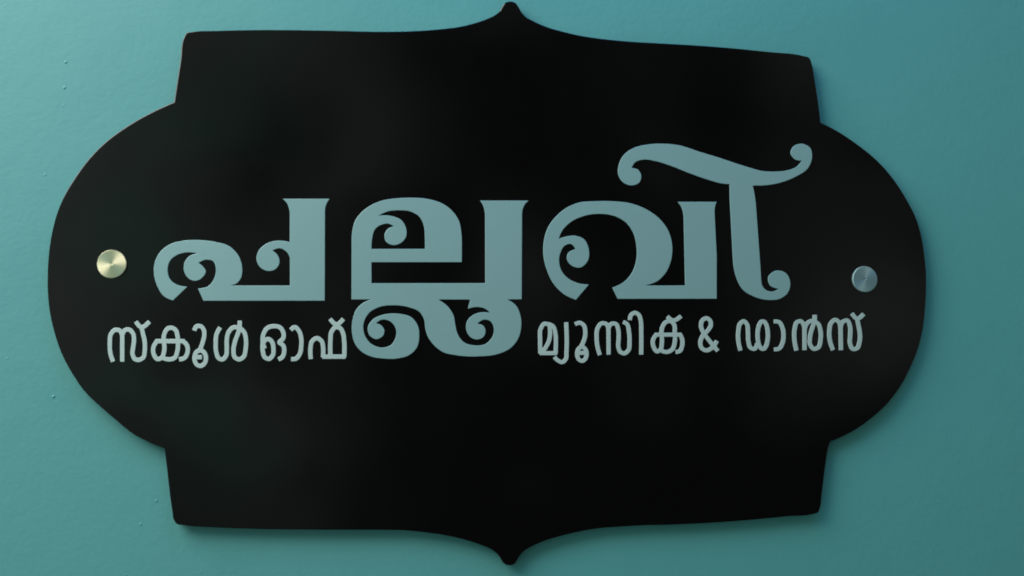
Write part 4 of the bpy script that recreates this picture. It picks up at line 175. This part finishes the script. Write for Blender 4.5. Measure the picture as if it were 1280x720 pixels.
def wall_material():
    m, t, b = mat('teal_wall_paint', (0.15, 0.42, 0.42), 0.55)
    L = t.links.new
    tc = t.nodes.new('ShaderNodeTexCoord')
    # uneven coat of paint
    n1 = t.nodes.new('ShaderNodeTexNoise'); n1.inputs['Scale'].default_value = 3.2; n1.inputs['Detail'].default_value = 6
    r1 = t.nodes.new('ShaderNodeValToRGB')
    r1.color_ramp.elements[0].position = 0.3; r1.color_ramp.elements[0].color = (0.092, 0.388, 0.384, 1)
    r1.color_ramp.elements[1].position = 0.7; r1.color_ramp.elements[1].color = (0.108, 0.414, 0.412, 1)
    L(tc.outputs['Object'], n1.inputs['Vector']); L(n1.outputs['Fac'], r1.inputs['Fac'])
    L(r1.outputs['Color'], b.inputs['Base Color'])
    # roller stipple, slow trowel waves, sparse paint nibs
    n2 = t.nodes.new('ShaderNodeTexNoise'); n2.inputs['Scale'].default_value = 330; n2.inputs['Detail'].default_value = 3
    n3 = t.nodes.new('ShaderNodeTexNoise'); n3.inputs['Scale'].default_value = 14; n3.inputs['Detail'].default_value = 4
    v = t.nodes.new('ShaderNodeTexVoronoi'); v.inputs['Scale'].default_value = 105
    vr = t.nodes.new('ShaderNodeMapRange')
    vr.inputs['From Min'].default_value = 0.0; vr.inputs['From Max'].default_value = 0.13
    vr.inputs['To Min'].default_value = 1.0; vr.inputs['To Max'].default_value = 0.0
    sep = t.nodes.new('ShaderNodeSeparateColor')
    gt = t.nodes.new('ShaderNodeMath'); gt.operation = 'GREATER_THAN'; gt.inputs[1].default_value = 0.86
    mu = t.nodes.new('ShaderNodeMath'); mu.operation = 'MULTIPLY'
    for n in (n2, n3, v): L(tc.outputs['Object'], n.inputs['Vector'])
    L(v.outputs['Distance'], vr.inputs['Value']); L(v.outputs['Color'], sep.inputs['Color'])
    # the nibs sit on the left side of the wall only
    sx = t.nodes.new('ShaderNodeSeparateXYZ')
    mk = t.nodes.new('ShaderNodeMapRange')
    mk.inputs['From Min'].default_value = -0.27; mk.inputs['From Max'].default_value = -0.17
    mk.inputs['To Min'].default_value = 1.0; mk.inputs['To Max'].default_value = 0.0
    m2 = t.nodes.new('ShaderNodeMath'); m2.operation = 'MULTIPLY'
    L(tc.outputs['Object'], sx.inputs[0]); L(sx.outputs['X'], mk.inputs['Value'])
    L(sep.outputs['Red'], gt.inputs[0]); L(gt.outputs[0], mu.inputs[0]); L(vr.outputs['Result'], mu.inputs[1]); L(mu.outputs[0], m2.inputs[0]); L(mk.outputs['Result'], m2.inputs[1])
    b1 = t.nodes.new('ShaderNodeBump'); b1.inputs['Strength'].default_value = 0.24; b1.inputs['Distance'].default_value = 0.0006
    b2 = t.nodes.new('ShaderNodeBump'); b2.inputs['Strength'].default_value = 0.22; b2.inputs['Distance'].default_value = 0.004
    b3 = t.nodes.new('ShaderNodeBump'); b3.inputs['Strength'].default_value = 0.7; b3.inputs['Distance'].default_value = 0.0009
    L(n2.outputs['Fac'], b1.inputs['Height']); L(n3.outputs['Fac'], b2.inputs['Height']); L(m2.outputs[0], b3.inputs['Height'])
    L(b1.outputs['Normal'], b2.inputs['Normal']); L(b2.outputs['Normal'], b3.inputs['Normal']); L(b3.outputs['Normal'], b.inputs['Normal'])
    return m

def acrylic_material():
    m, t, b = mat('black_acrylic', (0.0008, 0.0008, 0.0008), 0.16)
    L = t.links.new
    tc = t.nodes.new('ShaderNodeTexCoord')
    # faint smears and dust on the gloss
    n = t.nodes.new('ShaderNodeTexNoise'); n.inputs['Scale'].default_value = 9; n.inputs['Detail'].default_value = 5
    r = t.nodes.new('ShaderNodeMapRange')
    r.inputs['From Min'].default_value = 0.3; r.inputs['From Max'].default_value = 0.7
    r.inputs['To Min'].default_value = 0.07; r.inputs['To Max'].default_value = 0.17
    L(tc.outputs['Object'], n.inputs['Vector']); L(n.outputs['Fac'], r.inputs['Value']); L(r.outputs['Result'], b.inputs['Roughness'])
    n2 = t.nodes.new('ShaderNodeTexNoise'); n2.inputs['Scale'].default_value = 4; n2.inputs['Detail'].default_value = 1
    bp = t.nodes.new('ShaderNodeBump'); bp.inputs['Strength'].default_value = 0.06; bp.inputs['Distance'].default_value = 0.004
    L(tc.outputs['Object'], n2.inputs['Vector']); L(n2.outputs['Fac'], bp.inputs['Height']); L(bp.outputs['Normal'], b.inputs['Normal'])
    return m

def letter_material(name, color):
    m, t, b = mat(name, color, 0.45, 0.3)
    L = t.links.new
    tc = t.nodes.new('ShaderNodeTexCoord')
    mp = t.nodes.new('ShaderNodeMapping'); mp.inputs['Scale'].default_value = (6, 6, 220)
    n = t.nodes.new('ShaderNodeTexNoise'); n.inputs['Scale'].default_value = 5; n.inputs['Detail'].default_value = 4
    r = t.nodes.new('ShaderNodeMapRange')
    r.inputs['To Min'].default_value = 0.36; r.inputs['To Max'].default_value = 0.50
    L(tc.outputs['Object'], mp.inputs['Vector']); L(mp.outputs['Vector'], n.inputs['Vector'])
    L(n.outputs['Fac'], r.inputs['Value']); L(r.outputs['Result'], b.inputs['Roughness'])
    return m

def turned_metal(name, color, rough):
    m, t, b = mat(name, color, rough, 1.0, Anisotropic=0.75)
    tg = t.nodes.new('ShaderNodeTangent'); tg.direction_type = 'RADIAL'; tg.axis = 'Z'
    t.links.new(tg.outputs['Tangent'], b.inputs['Tangent'])
    return m

M_WALL = wall_material()
M_BOARD = acrylic_material()
M_LETTER = letter_material('silver_teal_letter_sheet', (0.295, 0.535, 0.54))
M_SMALL = letter_material('pale_mint_letter_sheet', (0.56, 0.76, 0.73))
M_STEEL_GLINT = turned_metal('turned_steel_yellow_glint', (0.84, 0.88, 0.60), 0.38)  # left cap is steel too; a yellow reflection is put into its colour
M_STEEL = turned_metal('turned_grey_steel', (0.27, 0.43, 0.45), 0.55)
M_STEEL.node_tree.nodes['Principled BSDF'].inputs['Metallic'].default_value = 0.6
M_BARREL, _, _ = mat('spacer_metal', (0.4, 0.42, 0.4), 0.4, 1.0)

# ------------------------------------------------------------------ builders
def sheet(name, loops, front, back, material, parent, bevel):
    """a flat cut sheet: closed outlines (mm, inner loops are holes) between two depths (m, towards the viewer is -y)"""
    cu = bpy.data.curves.new(name, 'CURVE')
    cu.dimensions = '2D'
    cu.fill_mode = 'BOTH'
    half = (back - front) / 2
    cu.extrude = half - bevel
    cu.bevel_depth = bevel
    cu.bevel_resolution = 1
    cu.offset = -bevel
    for lp in loops:
        sp = cu.splines.new('POLY')
        sp.points.add(len(lp) - 1)
        for p, (x, z) in zip(sp.points, lp):
            p.co = (x / 1000, z / 1000, 0, 1)
        sp.use_cyclic_u = True
    tmp = bpy.data.objects.new('tmp', cu)
    COL.objects.link(tmp)
    me = bpy.data.meshes.new_from_object(tmp.evaluated_get(bpy.context.evaluated_depsgraph_get()))
    bpy.data.objects.remove(tmp)
    bpy.data.curves.remove(cu)
    mid = (front + back) / 2
    for v in me.vertices:
        x, y, z = v.co
        v.co = (x, mid - z, y)
    me.name = name
    me.materials.clear()
    me.materials.append(material)
    me.shade_smooth()
    me.set_sharp_from_angle(angle=math.radians(28))
    me.update()
    o = bpy.data.objects.new(name, me)
    COL.objects.link(o)
    o.parent = parent
    return o

def lathe(name, profile, material, parent, loc, seg=72):
    """profile: (radius, height) in metres, axis pointing at the viewer"""
    vs, fs = [], []
    for r, h in profile:
        for k in range(seg):
            a = 2 * math.pi * k / seg
            vs.append((r * math.cos(a), r * math.sin(a), h))
    for i in range(len(profile) - 1):
        for k in range(seg):
            k2 = (k + 1) % seg
            fs.append((i * seg + k, i * seg + k2, (i + 1) * seg + k2, (i + 1) * seg + k))
    fs.append(tuple(range((len(profile) - 1) * seg, len(profile) * seg)))
    fs.append(tuple(reversed(range(seg))))
    me = bpy.data.meshes.new(name)
    me.from_pydata(vs, [], fs)
    me.materials.append(material)
    me.shade_smooth()
    me.set_sharp_from_angle(angle=math.radians(35))
    me.update()
    o = bpy.data.objects.new(name, me)
    COL.objects.link(o)
    o.parent = parent
    o.location = loc
    o.rotation_euler = (math.radians(90), 0, 0)
    return o

# ------------------------------------------------------------------ the wall
WALL_Y = 0.0077
me = bpy.data.meshes.new('wall')
x0, x1, y0, y1, z0, z1 = -1.6, 1.6, WALL_Y, WALL_Y + 0.15, -1.2, 1.4
me.from_pydata([(x0, y0, z0), (x1, y0, z0), (x1, y1, z0), (x0, y1, z0), (x0, y0, z1), (x1, y0, z1), (x1, y1, z1), (x0, y1, z1)], [],
               [(0, 1, 5, 4), (1, 2, 6, 5), (2, 3, 7, 6), (3, 0, 4, 7), (4, 5, 6, 7), (3, 2, 1, 0)])
me.materials.append(M_WALL)
wall = bpy.data.objects.new('wall', me)
COL.objects.link(wall)
wall['label'] = 'plain teal painted wall behind the black name board'
wall['category'] = 'wall'

# ------------------------------------------------------------------ the name board
board = bpy.data.objects.new('name_board', None)
COL.objects.link(board)
board.empty_display_size = 0.05
board.location = (0, 0, 0)
board['label'] = 'glossy black name board with scalloped outline and pale teal lettering on the wall'
board['category'] = 'sign'

sheet('panel', [BOARD], 0.0, 0.005, M_BOARD, board, 0.0005)
for loops in BIG:
    sheet('title_letter', loops, -0.0009, -0.00005, M_LETTER, board, 0.00022)
for loops in SMALL:
    sheet('subtitle_letter', loops, -0.0009, -0.00005, M_SMALL, board, 0.00015)

R = 0.0093
for (cx, cz), m, lab in zip(CAPS, (M_STEEL_GLINT, M_STEEL), ('steel screw cap, yellow reflection in its colour', 'dull grey screw cap')):
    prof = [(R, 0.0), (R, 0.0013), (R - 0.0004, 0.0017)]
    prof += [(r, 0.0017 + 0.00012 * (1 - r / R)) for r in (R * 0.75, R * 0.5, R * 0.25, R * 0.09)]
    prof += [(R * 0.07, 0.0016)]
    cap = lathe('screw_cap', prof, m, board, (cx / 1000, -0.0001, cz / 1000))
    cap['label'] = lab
    lathe('spacer', [(0.0075, 0.0), (0.0075, WALL_Y - 0.0052)], M_BARREL, board, (cx / 1000, WALL_Y, cz / 1000), 48)
